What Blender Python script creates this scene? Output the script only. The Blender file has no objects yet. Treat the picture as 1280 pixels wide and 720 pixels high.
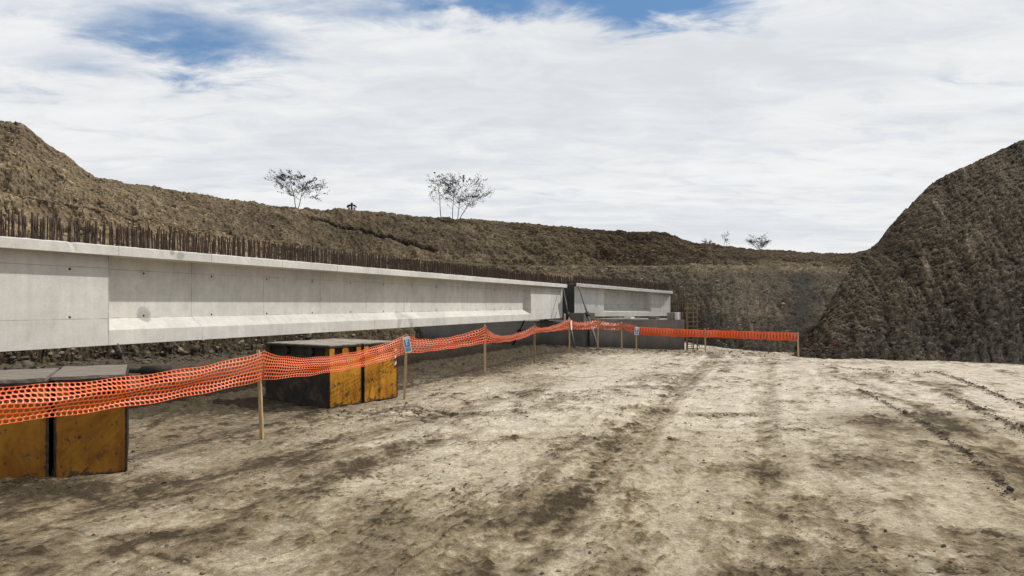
import bpy, bmesh, math, random
import numpy as np
from mathutils import Vector, Matrix

random.seed(7); RNG = np.random.RandomState(11)
S = bpy.context.scene
COL = S.collection
F = 853.33; HY = 380.0; EYE = 1.6          # survey of the photo: focal length in px, horizon row, eye height

def at(px, py=None, Y=None, z=None):
    """a surveyed point: photo column + depth (and row or height) -> world"""
    if Y is None: Y = (EYE - z) * F / (py - HY)
    x = (px - 640) / F * Y
    if z is None: z = EYE + (HY - py) / F * Y
    return Vector((x, Y, z))

# ------------------------------------------------------------------ noise
class Perlin:
    def __init__(self, seed):
        r = np.random.RandomState(seed)
        self.p = np.concatenate([r.permutation(256)] * 3)
        a = r.rand(256) * 2 * np.pi; self.g = np.stack([np.cos(a), np.sin(a)], 1)
    def __call__(self, x, y):
        xi = np.floor(x).astype(int); yi = np.floor(y).astype(int)
        xf = x - xi; yf = y - yi; xi &= 255; yi &= 255
        u = xf**3 * (xf * (xf * 6 - 15) + 10); v = yf**3 * (yf * (yf * 6 - 15) + 10)
        def gr(ix, iy, dx, dy):
            g = self.g[self.p[self.p[ix] + iy]]; return g[..., 0] * dx + g[..., 1] * dy
        a = gr(xi, yi, xf, yf); b = gr(xi + 1, yi, xf - 1, yf)
        c = gr(xi, yi + 1, xf, yf - 1); d = gr(xi + 1, yi + 1, xf - 1, yf - 1)
        return (a + u * (b - a) + v * ((c + u * (d - c)) - (a + u * (b - a)))) * 1.5
def fbm(x, y, seed, octv=5, gain=.5, ridged=False):
    n = Perlin(seed); s = 0; a = 1; t = 0; f = 1
    for i in range(octv):
        v = n(x * f + i * 17.3, y * f + i * 9.1)
        s = s + a * ((1 - 2 * np.abs(v)) if ridged else v); t += a; a *= gain; f *= 2.03
    return s / t
def sst(a, b, x):
    t = np.clip((x - a) / (b - a), 0, 1); return t * t * (3 - 2 * t)
def worley(x, y, seed):
    """F1 distance, F2-F1 and the cell's random value"""
    r = np.random.RandomState(seed); tab = r.rand(4096, 3)
    xi = np.floor(x).astype(int); yi = np.floor(y).astype(int)
    f1 = np.full(x.shape, 9.); f2 = np.full(x.shape, 9.); val = np.zeros(x.shape)
    for dx in (-1, 0, 1):
        for dy in (-1, 0, 1):
            cx = xi + dx; cy = yi + dy
            t = tab[((cx * 73856093) ^ (cy * 19349663)) & 4095]
            d = np.hypot(cx + t[..., 0] - x, cy + t[..., 1] - y)
            m = d < f1
            f2 = np.where(m, f1, np.minimum(f2, d)); val = np.where(m, t[..., 2], val); f1 = np.where(m, d, f1)
    return f1, f2 - f1, val

# ------------------------------------------------------------------ nodes
def newmat(name):
    m = bpy.data.materials.new(name); m.use_nodes = True
    nt = m.node_tree; nt.nodes.clear()
    return m, nt
class N:
    def __init__(self, nt): self.nt = nt
    def n(self, t, **k):
        nd = self.nt.nodes.new(t)
        for a, v in k.items():
            if a == 'i':
                for kk, vv in v.items():
                    if isinstance(vv, bpy.types.NodeSocket): self.nt.links.new(vv, nd.inputs[kk])
                    else: nd.inputs[kk].default_value = vv
            else: setattr(nd, a, v)
        return nd
    def math(self, op, a, b=None, c=None, clamp=False):
        i = {0: a}
        if b is not None: i[1] = b
        if c is not None: i[2] = c
        return self.n('ShaderNodeMath', operation=op, use_clamp=clamp, i=i).outputs[0]
    def mix(self, f, a, b, mode='MIX'):
        nd = self.n('ShaderNodeMix', data_type='RGBA', blend_type=mode, i={0: f, 6: a, 7: b})
        return nd.outputs[2]
    def noise(self, vec, scale, detail=5, rough=.6, dist=0, out=0):
        return self.n('ShaderNodeTexNoise', i={'Vector': vec, 'Scale': scale, 'Detail': detail, 'Roughness': rough, 'Distortion': dist}).outputs[out]
    def mr(self, v, a, b, c=0., d=1., smooth=True):
        nd = self.n('ShaderNodeMapRange', i={0: v, 1: a, 2: b, 3: c, 4: d}); nd.clamp = True
        if smooth: nd.interpolation_type = 'SMOOTHSTEP'
        return nd.outputs[0]
    def scale(self, vec, s):
        return self.n('ShaderNodeMapping', i={0: vec, 3: s}).outputs[0]
    def obj(self): return self.n('ShaderNodeTexCoord').outputs['Object']
    def attr(self, name): return self.n('ShaderNodeAttribute', attribute_name=name)
    def bump(self, h, strength, dist, normal=None):
        i = {'Height': h, 'Strength': strength, 'Distance': dist}
        if normal is not None: i['Normal'] = normal
        return self.n('ShaderNodeBump', i=i).outputs[0]
    def bsdf(self, col, rough=.8, normal=None, metal=0., spec=.3):
        i = {'Base Color': col, 'Roughness': rough, 'Metallic': metal, 'Specular IOR Level': spec}
        if normal is not None: i['Normal'] = normal
        b = self.n('ShaderNodeBsdfPrincipled', i=i)
        o = self.n('ShaderNodeOutputMaterial', i={0: b.outputs[0]}); return b
def C(r, g, b): return (r, g, b, 1)

def mat_soil(name, fine_scale, speck=.35, bumpd=.02, spec=.12):
    """colour comes from the per-vertex soil map 'soil', broken up with grain"""
    m, nt = newmat(name); k = N(nt); v = k.obj()
    base = k.attr('soil').outputs['Color']
    n1 = k.noise(v, fine_scale, 6, .72); n2 = k.noise(v, fine_scale * 5.3, 4, .7); n3 = k.noise(v, fine_scale * .13, 4, .6)
    g = k.math('MULTIPLY', k.mr(n1, .3, .7, 1 - speck, 1 + speck, False), k.mr(n2, .3, .7, .6, 1.38, False))
    g = k.math('MULTIPLY', g, k.mr(n3, .35, .65, .88, 1.12))
    col = k.n('ShaderNodeVectorMath', operation='SCALE', i={0: base, 3: g}).outputs[0]
    vo = k.n('ShaderNodeTexVoronoi', i={'Vector': v, 'Scale': fine_scale * 1.7}).outputs['Distance']
    h = k.math('ADD', k.math('ADD', n1, k.math('MULTIPLY', n2, .45)), k.math('MULTIPLY', vo, -.4))
    k.bsdf(col, .95, k.bump(h, .9, bumpd), spec=spec)
    return m

def mat_concrete(name, base, joints=False, z_dark=None, stain=.5, hole_zs=(), vj=(1.57, .0), hs=(1.25, .0), hj=(), blots=()):
    m, nt = newmat(name); k = N(nt); v = k.obj()
    sx = k.n('ShaderNodeSeparateXYZ', i={0: v})
    n1 = k.noise(k.scale(v, (.9, .9, .7)), 1.1, 5, .55, .3); n2 = k.noise(k.scale(v, (7, 7, .5)), 1.4, 5, .6)
    n3 = k.noise(v, 38, 5, .7); n4 = k.noise(v, 5, 6, .65)
    g = k.math('MULTIPLY', k.mr(n1, .3, .7, 1 - .2 * stain, 1 + .16 * stain), k.mr(n2, .3, .75, 1 + .05 * stain, 1 - .14 * stain))
    g = k.math('MULTIPLY', g, k.mr(n3, .3, .7, .93, 1.06)); g = k.math('MULTIPLY', g, k.mr(n4, .3, .7, .93, 1.06))
    h = k.math('ADD', k.math('MULTIPLY', n3, .25), k.math('MULTIPLY', n4, .5))
    # blow holes
    bh = k.n('ShaderNodeTexVoronoi', i={'Vector': v, 'Scale': 9}).outputs['Distance']
    pit = k.mr(bh, .03, .06, .45, 1.); g = k.math('MULTIPLY', g, pit)
    if joints:
        lines = None
        t = k.math('ABSOLUTE', k.math('SUBTRACT', k.math('FRACT', k.math('DIVIDE', k.math('ADD', sx.outputs[0], vj[1] + 50 * vj[0]), vj[0])), .5))
        ln = k.mr(k.math('MULTIPLY', t, vj[0]), .004, .012, 1., 0.)
        for (a, b_) in hj:
            t2 = k.math('ABSOLUTE', k.math('SUBTRACT', sx.outputs[2], a))
            t2 = k.math('ADD', t2, k.math('MULTIPLY', k.math('SUBTRACT', n4, .5), .006))
            ln = k.math('MAXIMUM', ln, k.mr(t2, .002, b_, 1., 0.))
        ln = k.math('MULTIPLY', ln, k.mr(k.noise(v, 2.3, 4, .6), .36, .6, .15, .85))
        g = k.math('MULTIPLY', g, k.math('SUBTRACT', 1., k.math('MULTIPLY', ln, .48)))
        for hz in hole_zs:
            u = k.math('MULTIPLY', k.math('SUBTRACT', k.math('FRACT', k.math('DIVIDE', k.math('ADD', sx.outputs[0], hs[1] + 50 * hs[0]), hs[0])), .5), hs[0])
            w = k.math('SUBTRACT', sx.outputs[2], hz)
            d = k.math('SQRT', k.math('ADD', k.math('MULTIPLY', u, u), k.math('MULTIPLY', w, w)))
            d = k.math('ADD', d, k.math('MULTIPLY', k.math('SUBTRACT', n3, .5), .012))
            g = k.math('MULTIPLY', g, k.mr(d, .013, .021, .07, 1.))
            sm = k.mr(k.noise(v, .8, 1, .5), .47, .56, 1., .9)
            g = k.math('MULTIPLY', g, k.math('MAXIMUM', sm, k.mr(d, .06, .085, .0, 1.)))
    for (bs, bz, br_, ring, amt) in blots:
        u = k.math('SUBTRACT', sx.outputs[0], bs); w = k.math('SUBTRACT', sx.outputs[2], bz)
        d = k.math('ADD', k.math('SQRT', k.math('ADD', k.math('MULTIPLY', u, u), k.math('MULTIPLY', w, w))), k.math('MULTIPLY', k.math('SUBTRACT', n4, .5), .12))
        f = k.math('MULTIPLY', k.mr(d, br_ - .015, br_ + .015, amt, 0.), k.mr(d, ring - .02, ring + .02, 0., 1.) if ring else 1.)
        g = k.math('MULTIPLY', g, k.math('SUBTRACT', 1., f))
    col = k.n('ShaderNodeVectorMath', operation='SCALE', i={0: base[:3], 3: g}).outputs[0]
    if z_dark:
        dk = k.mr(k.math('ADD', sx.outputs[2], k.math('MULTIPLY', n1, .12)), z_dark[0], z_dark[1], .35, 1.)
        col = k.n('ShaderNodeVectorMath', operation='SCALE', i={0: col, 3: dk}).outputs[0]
    br = k.mr(k.noise(k.scale(v, (3, 3, 1)), 1.7, 5, .7), .56, .75, 0, .35 * stain)
    col = k.mix(br, col, C(.16, .12, .08))
    k.bsdf(col, .82, k.bump(h, .5, .008), spec=.3)
    return m

def mat_simple(name, col, rough=.7, metal=0., var=.25, scale=12, stretch=(1, 1, 1), bump=.003, spec=.35, dirt=None, dirt_amt=.5):
    m, nt = newmat(name); k = N(nt); v = k.scale(k.obj(), stretch)
    n1 = k.noise(v, scale, 6, .65); n2 = k.noise(v, scale * 6, 4, .7)
    g = k.math('MULTIPLY', k.mr(n1, .3, .7, 1 - var, 1 + var), k.mr(n2, .3, .7, 1 - var * .5, 1 + var * .5))
    c = k.n('ShaderNodeVectorMath', operation='SCALE', i={0: col[:3], 3: g}).outputs[0]
    if dirt: c = k.mix(k.mr(k.noise(v, scale * .6, 7, .72, .5), .5, .66, 0., dirt_amt), c, dirt)
    k.bsdf(c, rough, k.bump(k.math('ADD', n1, k.math('MULTIPLY', n2, .4)), .6, bump), metal, spec)
    return m

def mat_paint(name, yel, wear):
    m, nt = newmat(name); k = N(nt); v = k.obj()
    n1 = k.noise(v, 3.1, 7, .7, .6); n2 = k.noise(k.scale(v, (1, 1, .6)), 13, 8, .8, .6); n3 = k.noise(v, 40, 4, .7)
    sx = k.n('ShaderNodeSeparateXYZ', i={0: v})
    c = k.mix(k.mr(n1, .35, .7), yel, C(yel[0] * .55, yel[1] * .42, yel[2] * .3))
    edge = k.mr(sx.outputs[2], .0, .10, .10, 0.)
    f = k.mr(k.math('ADD', n2, edge), .62 - wear, .66 - wear * .8, 0., .93)
    c = k.mix(f, c, k.mix(n3, C(.035, .026, .018), C(.075, .05, .032)))
    scr = k.noise(k.scale(v, (14, 14, 3)), 3, 5, .8, 1.2)
    c = k.mix(k.mr(scr, .66, .70, 0., .8), c, C(.05, .042, .035))
    gs = k.n('ShaderNodeSeparateXYZ', i={0: k.n('ShaderNodeTexCoord').outputs['Generated']})
    def ed(o): return k.math('MINIMUM', o, k.math('SUBTRACT', 1., o))
    em = k.math('MINIMUM', ed(gs.outputs[0]), ed(gs.outputs[2]))
    em = k.math('ADD', em, k.math('MULTIPLY', k.math('SUBTRACT', k.noise(v, 19, 7, .8), .5), .16))
    c = k.mix(k.mr(em, .0, .035, .92, 0.), c, C(.022, .017, .012))
    spk = k.n('ShaderNodeTexVoronoi', i={'Vector': k.scale(v, (1, 1, .6)), 'Scale': 13}).outputs['Distance']
    c = k.mix(k.math('MULTIPLY', k.mr(spk, .10, .19, .95, 0.), k.mr(n1, .38, .55)), c, C(.03, .022, .015))
    rs = k.noise(k.scale(v, (6, 6, .8)), 2.2, 5, .7)
    c = k.mix(k.mr(rs, .58, .75, 0., .55), c, C(.12, .05, .018))
    k.bsdf(c, k.mr(f, 0, 1, .55, .85), k.bump(k.math('ADD', k.math('MULTIPLY', f, -.6), k.math('MULTIPLY', n1, .6)), .5, .006), spec=.25)
    return m

def mat_net():
    m, nt = newmat('orange_plastic_net'); k = N(nt); v = k.obj()
    n1 = k.noise(v, 6, 4, .6); n2 = k.noise(v, 1.3, 3, .5)
    c = k.mix(n1, C(.82, .105, .008), C(.98, .20, .025)); c = k.mix(k.mr(n2, .42, .65, 0, .35), c, C(.9, .32, .18)); n3 = k.noise(v, 3.1, 5, .7); c = k.mix(k.mr(n3, .52, .7, 0, .45), c, C(.42, .11, .04))
    p = k.n('ShaderNodeBsdfPrincipled', i={'Base Color': c, 'Roughness': .33, 'Specular IOR Level': .8})
    t = k.n('ShaderNodeBsdfTranslucent', i={0: c})
    mx = k.n('ShaderNodeMixShader', i={0: .32, 1: p.outputs[0], 2: t.outputs[0]})
    k.n('ShaderNodeOutputMaterial', i={0: mx.outputs[0]})
    return m

# ------------------------------------------------------------------ object helpers
def link(name, me, mat, parent=None):
    if mat and not me.materials: me.materials.append(mat)
    o = bpy.data.objects.new(name, me); COL.objects.link(o)
    if parent: o.parent = parent
    return o
def tag(o, label, cat, group=None, kind=None):
    if label: o['label'] = label
    if cat: o['category'] = cat
    if group: o['group'] = group
    if kind: o['kind'] = kind
    return o
def empty(name, loc, rz=0):
    o = bpy.data.objects.new(name, None); o.empty_display_size = .2; COL.objects.link(o)
    o.location = loc; o.rotation_euler = (0, 0, rz); return o
def frombm(name, bm, mat, parent=None, smooth=False):
    bmesh.ops.recalc_face_normals(bm, faces=bm.faces)
    me = bpy.data.meshes.new(name); bm.to_mesh(me); bm.free()
    if smooth:
        for p in me.polygons: p.use_smooth = True
    return link(name, me, mat, parent)
def fromarr(name, V, Fc, mat, parent=None, smooth=True, col=None):
    me = bpy.data.meshes.new(name)
    V = np.asarray(V, np.float32); Fc = np.asarray(Fc, np.int32)
    me.vertices.add(len(V)); me.vertices.foreach_set('co', V.ravel())
    me.loops.add(Fc.size); me.loops.foreach_set('vertex_index', Fc.ravel())
    me.polygons.add(len(Fc)); w = Fc.shape[1]
    me.polygons.foreach_set('loop_start', np.arange(len(Fc), dtype=np.int32) * w)
    me.polygons.foreach_set('use_smooth', np.full(len(Fc), smooth, bool))
    me.update(calc_edges=True)
    if col is not None:
        a = me.attributes.new('soil', 'FLOAT_COLOR', 'POINT')
        c4 = np.ones((len(V), 4), np.float32); c4[:, :3] = col; a.data.foreach_set('color', c4.ravel())
    return link(name, me, mat, parent)
def gridfaces(r, c):
    i = np.arange(r * c).reshape(r, c)
    return np.stack([i[:-1, :-1], i[:-1, 1:], i[1:, 1:], i[1:, :-1]], -1).reshape(-1, 4)
def box(bm, x0, x1, y0, y1, z0, z1, bev=0, M=None):
    vs = [bm.verts.new((x, y, z)) for x in (x0, x1) for y in (y0, y1) for z in (z0, z1)]
    fs = [bm.faces.new([vs[i] for i in q]) for q in ((0, 1, 3, 2), (4, 6, 7, 5), (0, 4, 5, 1), (2, 3, 7, 6), (0, 2, 6, 4), (1, 5, 7, 3))]
    if bev:
        es = list({e for f in fs for e in f.edges})
        r = bmesh.ops.bevel(bm, geom=es, offset=bev, segments=2, affect='EDGES', profile=.6)
        vs = list({v for f in r['faces'] for v in f.verts} | {v for v in vs if v.is_valid})
    if M is not None: bmesh.ops.transform(bm, matrix=M, verts=[v for v in vs if v.is_valid])
def tube(bm, a, b, r0, r1=None, seg=8, caps=True):
    a = Vector(a); b = Vector(b); r1 = r0 if r1 is None else r1
    d = (b - a).normalized(); u = d.orthogonal().normalized(); w = d.cross(u)
    A = []; B = []
    for i in range(seg):
        t = 2 * math.pi * i / seg; q = u * math.cos(t) + w * math.sin(t)
        A.append(bm.verts.new(a + q * r0)); B.append(bm.verts.new(b + q * r1))
    for i in range(seg):
        j = (i + 1) % seg; bm.faces.new((A[i], A[j], B[j], B[i]))
    if caps: bm.faces.new(A[::-1]); bm.faces.new(B)
def extrude_profile(bm, prof, s0, s1, k0=0, k1=0, zf0=lambda z: z, zf1=lambda z: z, cap=True):
    """prof: list of (y,z); extruded along x from s0 to s1"""
    a = [bm.verts.new((s0 + k0 * y, y, zf0(z))) for y, z in prof]; b = [bm.verts.new((s1 + k1 * y, y, zf1(z))) for y, z in prof]
    n = len(prof)
    for i in range(n):
        j = (i + 1) % n; bm.faces.new((a[i], a[j], b[j], b[i]))
    if cap: bm.faces.new(a[::-1]); bm.faces.new(b)

# ------------------------------------------------------------------ materials
M_ground = mat_soil('dried_mud', 22, .34, .016)
M_bank = mat_soil('cut_earth', 6, .62, .09)
M_hill = mat_soil('dark_cut_earth', 5, .6, .08)
M_stone = mat_simple('stone', C(.27, .225, .165), .95, var=.4, scale=3, bump=.02, spec=.1)
M_stone_dark = mat_simple('dark_clod', C(.11, .088, .062), .95, var=.45, scale=3, bump=.02, spec=.1)
CONC = (.59, .572, .53)
M_beam = mat_concrete('precast_concrete', CONC, True, stain=.5, hole_zs=(.30 + .085, 1.0), hj=((.36, .008), (1.035, .007)), vj=(1.57, .78 - 1.35), hs=(1.25, -.20), blots=((2.08, .41, .115, 0, .32), (8.9, .02, .36, .2, .25), (2.35, 1.27, .06, 0, .3), (2.2, 1.3, .04, 0, .35)))
M_beam2 = mat_concrete('precast_concrete_far', CONC, True, stain=.6, hole_zs=(.42, .9), hj=((.48, .012),), vj=(.62, .2), hs=(.9, .1))
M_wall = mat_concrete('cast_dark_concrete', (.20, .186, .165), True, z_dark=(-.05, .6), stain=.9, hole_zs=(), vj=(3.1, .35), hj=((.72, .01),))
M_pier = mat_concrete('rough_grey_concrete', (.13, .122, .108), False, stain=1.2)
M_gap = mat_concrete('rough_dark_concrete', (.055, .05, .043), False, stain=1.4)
M_white = mat_simple('white_chalky_block', C(.62, .6, .55), .8, var=.15)
M_rebar = mat_simple('rusty_rebar', C(.058, .036, .026), .85, .1, .5, 30, (1, 1, .3), .002)
M_wood = mat_simple('pale_stake_wood', C(.42, .29, .16), .85, var=.3, scale=14, stretch=(6, 6, .5), bump=.002, dirt=C(.16, .11, .07), dirt_amt=.5)
M_wood_dk = mat_simple('weathered_brown_stake_wood', C(.23, .14, .075), .85, var=.35, scale=14, stretch=(6, 6, .5), bump=.002)
M_plank = mat_simple('grey_weathered_board', C(.20, .17, .14), .9, var=.45, scale=6, stretch=(.7, 9, 3), bump=.004, dirt=C(.12, .095, .07), dirt_amt=.6)
M_sheet = mat_simple('pale_dusty_sheet', C(.30, .265, .22), .8, var=.4, scale=7)
M_ladder = mat_simple('muddy_timber', C(.18, .135, .082), .9, var=.4, scale=8, dirt=C(.07, .053, .037))
M_yel_dk = mat_paint('worn_dark_yellow_paint', C(.27, .125, .010), .05)  # darker version of the yellow paint below, for the near crates
M_yel = mat_paint('scratched_yellow_paint', C(.52, .25, .018), .08)
M_black = mat_simple('black_grimy_steel', C(.022, .018, .015), .7, .1, .5, 7, dirt=C(.10, .058, .032), dirt_amt=.75)
M_prop = mat_simple('dull_steel_tube', C(.10, .095, .09), .55, .6, .35, 16, dirt=C(.09, .045, .025), dirt_amt=.6)
M_net = mat_net()
M_signw = mat_simple('white_sign_sheet', C(.78, .80, .82), .5, var=.06, scale=20)
M_signb = mat_simple('blue_sign_print', C(.045, .24, .48), .5, var=.12, scale=20)
M_signp = mat_simple('pale_blue_sign_print', C(.42, .58, .68), .5, var=.12, scale=30)
M_bark = mat_simple('dark_bark', C(.055, .047, .042), .9, var=.3, scale=20)
M_leaf = mat_simple('dark_dry_leaf', C(.05, .055, .035), .8, var=.4, scale=3)
M_red = mat_simple('red_paint', C(.35, .035, .03), .7, var=.3, scale=8)
M_roof = mat_simple('dark_brown_roof_felt', C(.05, .028, .022), .8, var=.3, scale=8)
M_pale = mat_simple('pale_pink_panel', C(.55, .33, .30), .7, var=.2, scale=8)
M_grass = mat_simple('dry_grass', C(.13, .11, .05), .9, var=.4, scale=5)

# ------------------------------------------------------------------ pit floor
DIRX = .385                                            # the vehicles drove along (0.385, 1)
TRACKS = [  # polylines of churned wheel lines: (points, width, height, darkness)
    ([(-1.35, 2.5), (-.09, 4.0), (1.1, 7.0), (2.5, 11), (5.6, 19.2)], .3, -.004, .06),
    ([(.5, 2.5), (1.75, 4.8), (2.6, 7.0), (4.1, 11), (7.2, 19.0)], .12, -.012, .25),
    ([(5.9, 7.2), (6.4, 8.5), (7.0, 10.2), (7.55, 11.8)], .06, .04, .9),
    ([(7.2, 8.9), (8.0, 10.7), (9.0, 13.3), (9.95, 16.0)], .05, .035, .85),
    ([(9.95, 16.0), (9.0, 15.6), (8.3, 17.2)], .05, .02, .6),
    ([(4.4, 5.6), (4.95, 6.5), (5.9, 9.2), (6.8, 12.6), (7.4, 16)], .16, -.014, .45),
    ([(4.1, 5.6), (4.6, 6.6), (5.5, 9.2), (6.4, 12.6)], .035, .014, .5),
    ([(-4.2, 3.2), (-2.6, 6.9), (-1.2, 9.6), (.6, 13.4)], .30, -.02, .6),
    ([(-3.2, 3.0), (-1.8, 6.1), (-.6, 8.6)], .22, -.015, .45),
    ([(9.0, 8.0), (7.2, 6.2), (4.0, 5.2)], .2, -.01, .35),
]
PATCH = [ # (x, y, rx, ry, dark, rough) darker or broken patches
    (5.3, 9.2, 1.3, 1.0, .9, .2), (3.0, 9.9, .45, .25, .85, 1), (1.0, 8.0, .8, .5, .6, .5), (2.1, 10.4, .45, .4, .75, 1), (2.2, 6.6, .55, .35, .75, .5),
    (-1.6, 10.3, .9, .5, .25, .9), (-.9, 9.8, .8, .3, .55, 1), (.6, 14.5, .9, 1.2, .5, .4), (3.5, 15.0, 1.0, 1.2, .45, .7), (2.6, 13.0, .8, .4, .6, .8),
    (-5.0, 11.5, 3.0, 3.5, .55, .4), (-3.6, 8.2, 1.3, 1.0, .45, .3), (-1.9, 6.9, 1.0, .55, .55, .4), (-3.1, 5.9, .8, .5, .4, .4), (-8, 16, 5, 4, .8, .8), (-3, 20, 6, 5, .55, .5),
    (-2.0, 4.6, .6, .3, .45, .4), (-.4, 5.2, .9, .6, .35, .3), (7.6, 15.0, 1.2, .7, .35, .5), (6.5, 18.5, 1.4, .6, .5, .9), (-3.9, 5.75, .45, .25, .7, 1.),
    (3.2, 4.6, .6, .25, .5, .4), (.9, 19.5, 1.5, 1.5, .35, .5), (-.6, 17.2, 1.0, 2.2, .5, .5), (2.5, 22.6, 2.6, 1.2, .5, .9), (9.6, 18.6, 1.1, .5, .5, .6), (4.3, 7.0, 1.4, .8, .35, .3)]
def seg_dist(px, py, pts):
    d = np.full(px.shape, 1e9)
    for (x0, y0), (x1, y1) in zip(pts[:-1], pts[1:]):
        L2 = (x1 - x0)**2 + (y1 - y0)**2
        t = np.clip(((px - x0) * (x1 - x0) + (py - y0) * (y1 - y0)) / L2, 0, 1)
        d = np.minimum(d, np.hypot(px - x0 - t * (x1 - x0), py - y0 - t * (y1 - y0)))
    return d
def ground_field(X, Y):
    wx = X + .35 * fbm(X * .6, Y * .6, 3, 3); wy = Y + .5 * fbm(X * .5, Y * .5, 4, 3)
    c = 1 / math.hypot(1, DIRX)
    a = (wy + DIRX * wx) * c; p = (wx - DIRX * wy) * c          # along / across the driving direction
    big = fbm(a * .10, p * .34, 21, 4)
    mid = fbm(a * .42, p * 1.25, 22, 6, .58)
    fine = fbm(a * 2.2, p * 4.2, 23, 6, .70)
    vfine = fbm(X * 22, Y * 11, 24, 4, .8); grit = fbm(X * 5.0, Y * 3.4, 29, 6, .74)
    cross = fbm(X * .9, Y * 1.1, 26, 6, .62)
    near = sst(40, 5, Y)
    a0_ = (Y + DIRX * X) * c; p0_ = (X - DIRX * Y) * c; tread = fbm(a0_ * 2.2, p0_ * 13, 27, 5, .7)
    h = .05 * big + .022 * mid + .016 * fine + .008 * vfine + .005 * tread + .012 * cross + .010 * grit
    film = sst(-.10, .34, .75 * mid + .55 * big + .45 * cross + .35 * fine + .25 * grit - .07 + .20 * sst(11, 4.5, Y + 2 * cross + .8 * mid) - .09 * sst(7, 12, Y) * sst(-1, 2, X))
    dark = .11 + .46 * film + .40 * fine + .34 * grit + .30 * vfine + .16 * tread * film + .25 * cross * film
    rough = np.zeros_like(X)
    for pts, w, hh, dk in TRACKS:
        d = seg_dist(wx * .2 + X * .8, wy * .2 + Y * .8, pts) ; g = np.exp(-(d / w)**2)
        if hh > 0:
            n = np.clip(.25 + 1.6 * fbm(X * 5, Y * 5, 31, 5, .6), 0, 2); h = h + g * hh * n; dark = dark + g * dk * (.3 + n * .8); rough += g * .8
        else:
            h = h + g * hh + .018 * np.exp(-((d - w * 1.5) / (w * .45))**2) * (.5 + fine); dark = dark + g * dk * (.75 + 1.2 * tread + .7 * fine)
    for x, y, rx, ry, dk, rg in PATCH:
        r = np.hypot((X - x) / rx, (Y - y) / ry) + .5 * mid + .35 * fine
        g = sst(1.35, .25, r + .5 * fine + .35 * grit); dark = dark + g * dk * .50; rough = rough + g * rg
    rough = np.clip(rough + np.clip(mid - .12, 0, 1) * 1.6, 0, 1.3)
    clod = fbm(X * 7.5, Y * 7.5, 41, 5, .6)
    h = h + rough * (.030 * np.clip(clod, -.3, 1) + .02 * np.abs(fine))
    dark = dark + rough * np.clip(-clod * 1.1 + .15, -.2, .6)
    f1, e, val = worley(wx * 2.1, wy * 2.1, 5); crz = sst(.9, .2, np.hypot((X + 1.45) / 1.9, (Y - 9.9) / .9) + .3 * mid)
    crk = sst(.07, .0, e) * crz; h = h - .035 * crk + crz * (val - .4) * .05; dark = dark + crk * 1.0 - .12 * crz
    f1, e2, v2 = worley(wx * .75 + 7, wy * .75, 9)
    crk2 = sst(.02, .0, e2) * sst(.25, .5, v2); dark = dark + crk2 * .45; h = h - .008 * crk2
    # soil heaped in front of the near crates, churned rim along the far edge
    mound = np.exp(-(((X + 4.35) / .75)**2 + ((Y - 5.95) / .22)**2)); h = h + mound * (.035 + .05 * np.abs(clod)); dark += mound * .3
    rim = sst(2.6, .3, np.abs(Y - (24.6 - .0 * X - .33 * np.clip(X, 0, 30))) + mid) * sst(-4, 2, X)
    h = h + rim * .07 * np.abs(clod); dark = dark + rim * .28
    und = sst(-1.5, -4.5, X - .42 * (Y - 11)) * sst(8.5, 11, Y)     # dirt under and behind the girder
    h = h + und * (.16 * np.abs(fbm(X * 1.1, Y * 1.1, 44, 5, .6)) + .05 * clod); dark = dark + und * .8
    # crumbs where the crust has broken up, thin drying cracks, scraped pale streaks
    cm = sst(-.04, .22, fbm(wx * .55, wy * .8, 81, 4, .6) + .25 * (film - .4)) + .7 * rough; c1 = fbm(X * 3.2, Y * 2.6, 82, 6, .66)
    crumb = sst(.15, .25, c1 + .10 * vfine) * np.clip(cm, 0, 1) * (1 - .6 * sst(10, 5.5, Y)); h = h + crumb * (.012 + .03 * np.clip(c1, 0, .6)); dark = dark + crumb * .72
    nearw = sst(13, 7, Y); c2 = fbm(X * 10, Y * 8, 91, 5, .7); cr2 = sst(.17, .25, c2) * sst(-.1, .2, mid + .5 * cross + .1) * nearw; h = h + cr2 * .006; dark = dark + cr2 * .26
    dark = dark + nearw * (.34 * np.clip(fbm(X * 16, Y * 12, 92, 4, .75), -.5, .5))
    sp = sst(.33, .42, fbm(X * 8, Y * 6, 83, 4, .62)); h = h + sp * .010; dark = dark + sp * .5
    wig = fbm(X * .9, Y * 1.1, 84, 6, .6); ln = sst(.022, .004, np.abs(wig)) * sst(.05, .25, fbm(X * .45, Y * .6, 85, 3)); h = h - ln * .010; dark = dark + ln * .7
    wig2 = fbm(a0_ * .35, p0_ * 1.4, 88, 5, .55); ln2 = sst(.03, .005, np.abs(wig2)) * sst(.0, .2, fbm(X * .3 + 5, Y * .3, 89, 3)); h = h + ln2 * .012; dark = dark + ln2 * .55 * sst(-.1, .2, grit)
    scr = fbm(a0_ * .6, p0_ * 6.5, 86, 5, .6); dark = dark + .45 * scr * sst(-.1, .2, fbm(X * .4, Y * .3, 87, 3))
    for tx, amp in ((0., 1.), (1.62, .42)):                         # the long wheel marks towards the far fence
        cx = np.interp(Y, [2, 4, 7, 11, 15, 19.5, 24], [-1.3, -.12, 1.06, 2.45, 3.95, 5.75, 7.3]) + tx
        q = (X - cx) / (.27 + .02 * mid); band = np.exp(-q**4) * amp * sst(25, 17, Y)
        lug = .5 + .5 * np.sin(a0_ * 2 * np.pi / .17 + np.abs(q) * 2.2); rib = .5 + .5 * np.cos(q * 9)
        h = h + band * (-.018 + .007 * lug + .006 * rib) + np.exp(-((np.abs(q) - 1.25) / .3)**2) * .014 * amp * (.6 + fine)
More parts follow.
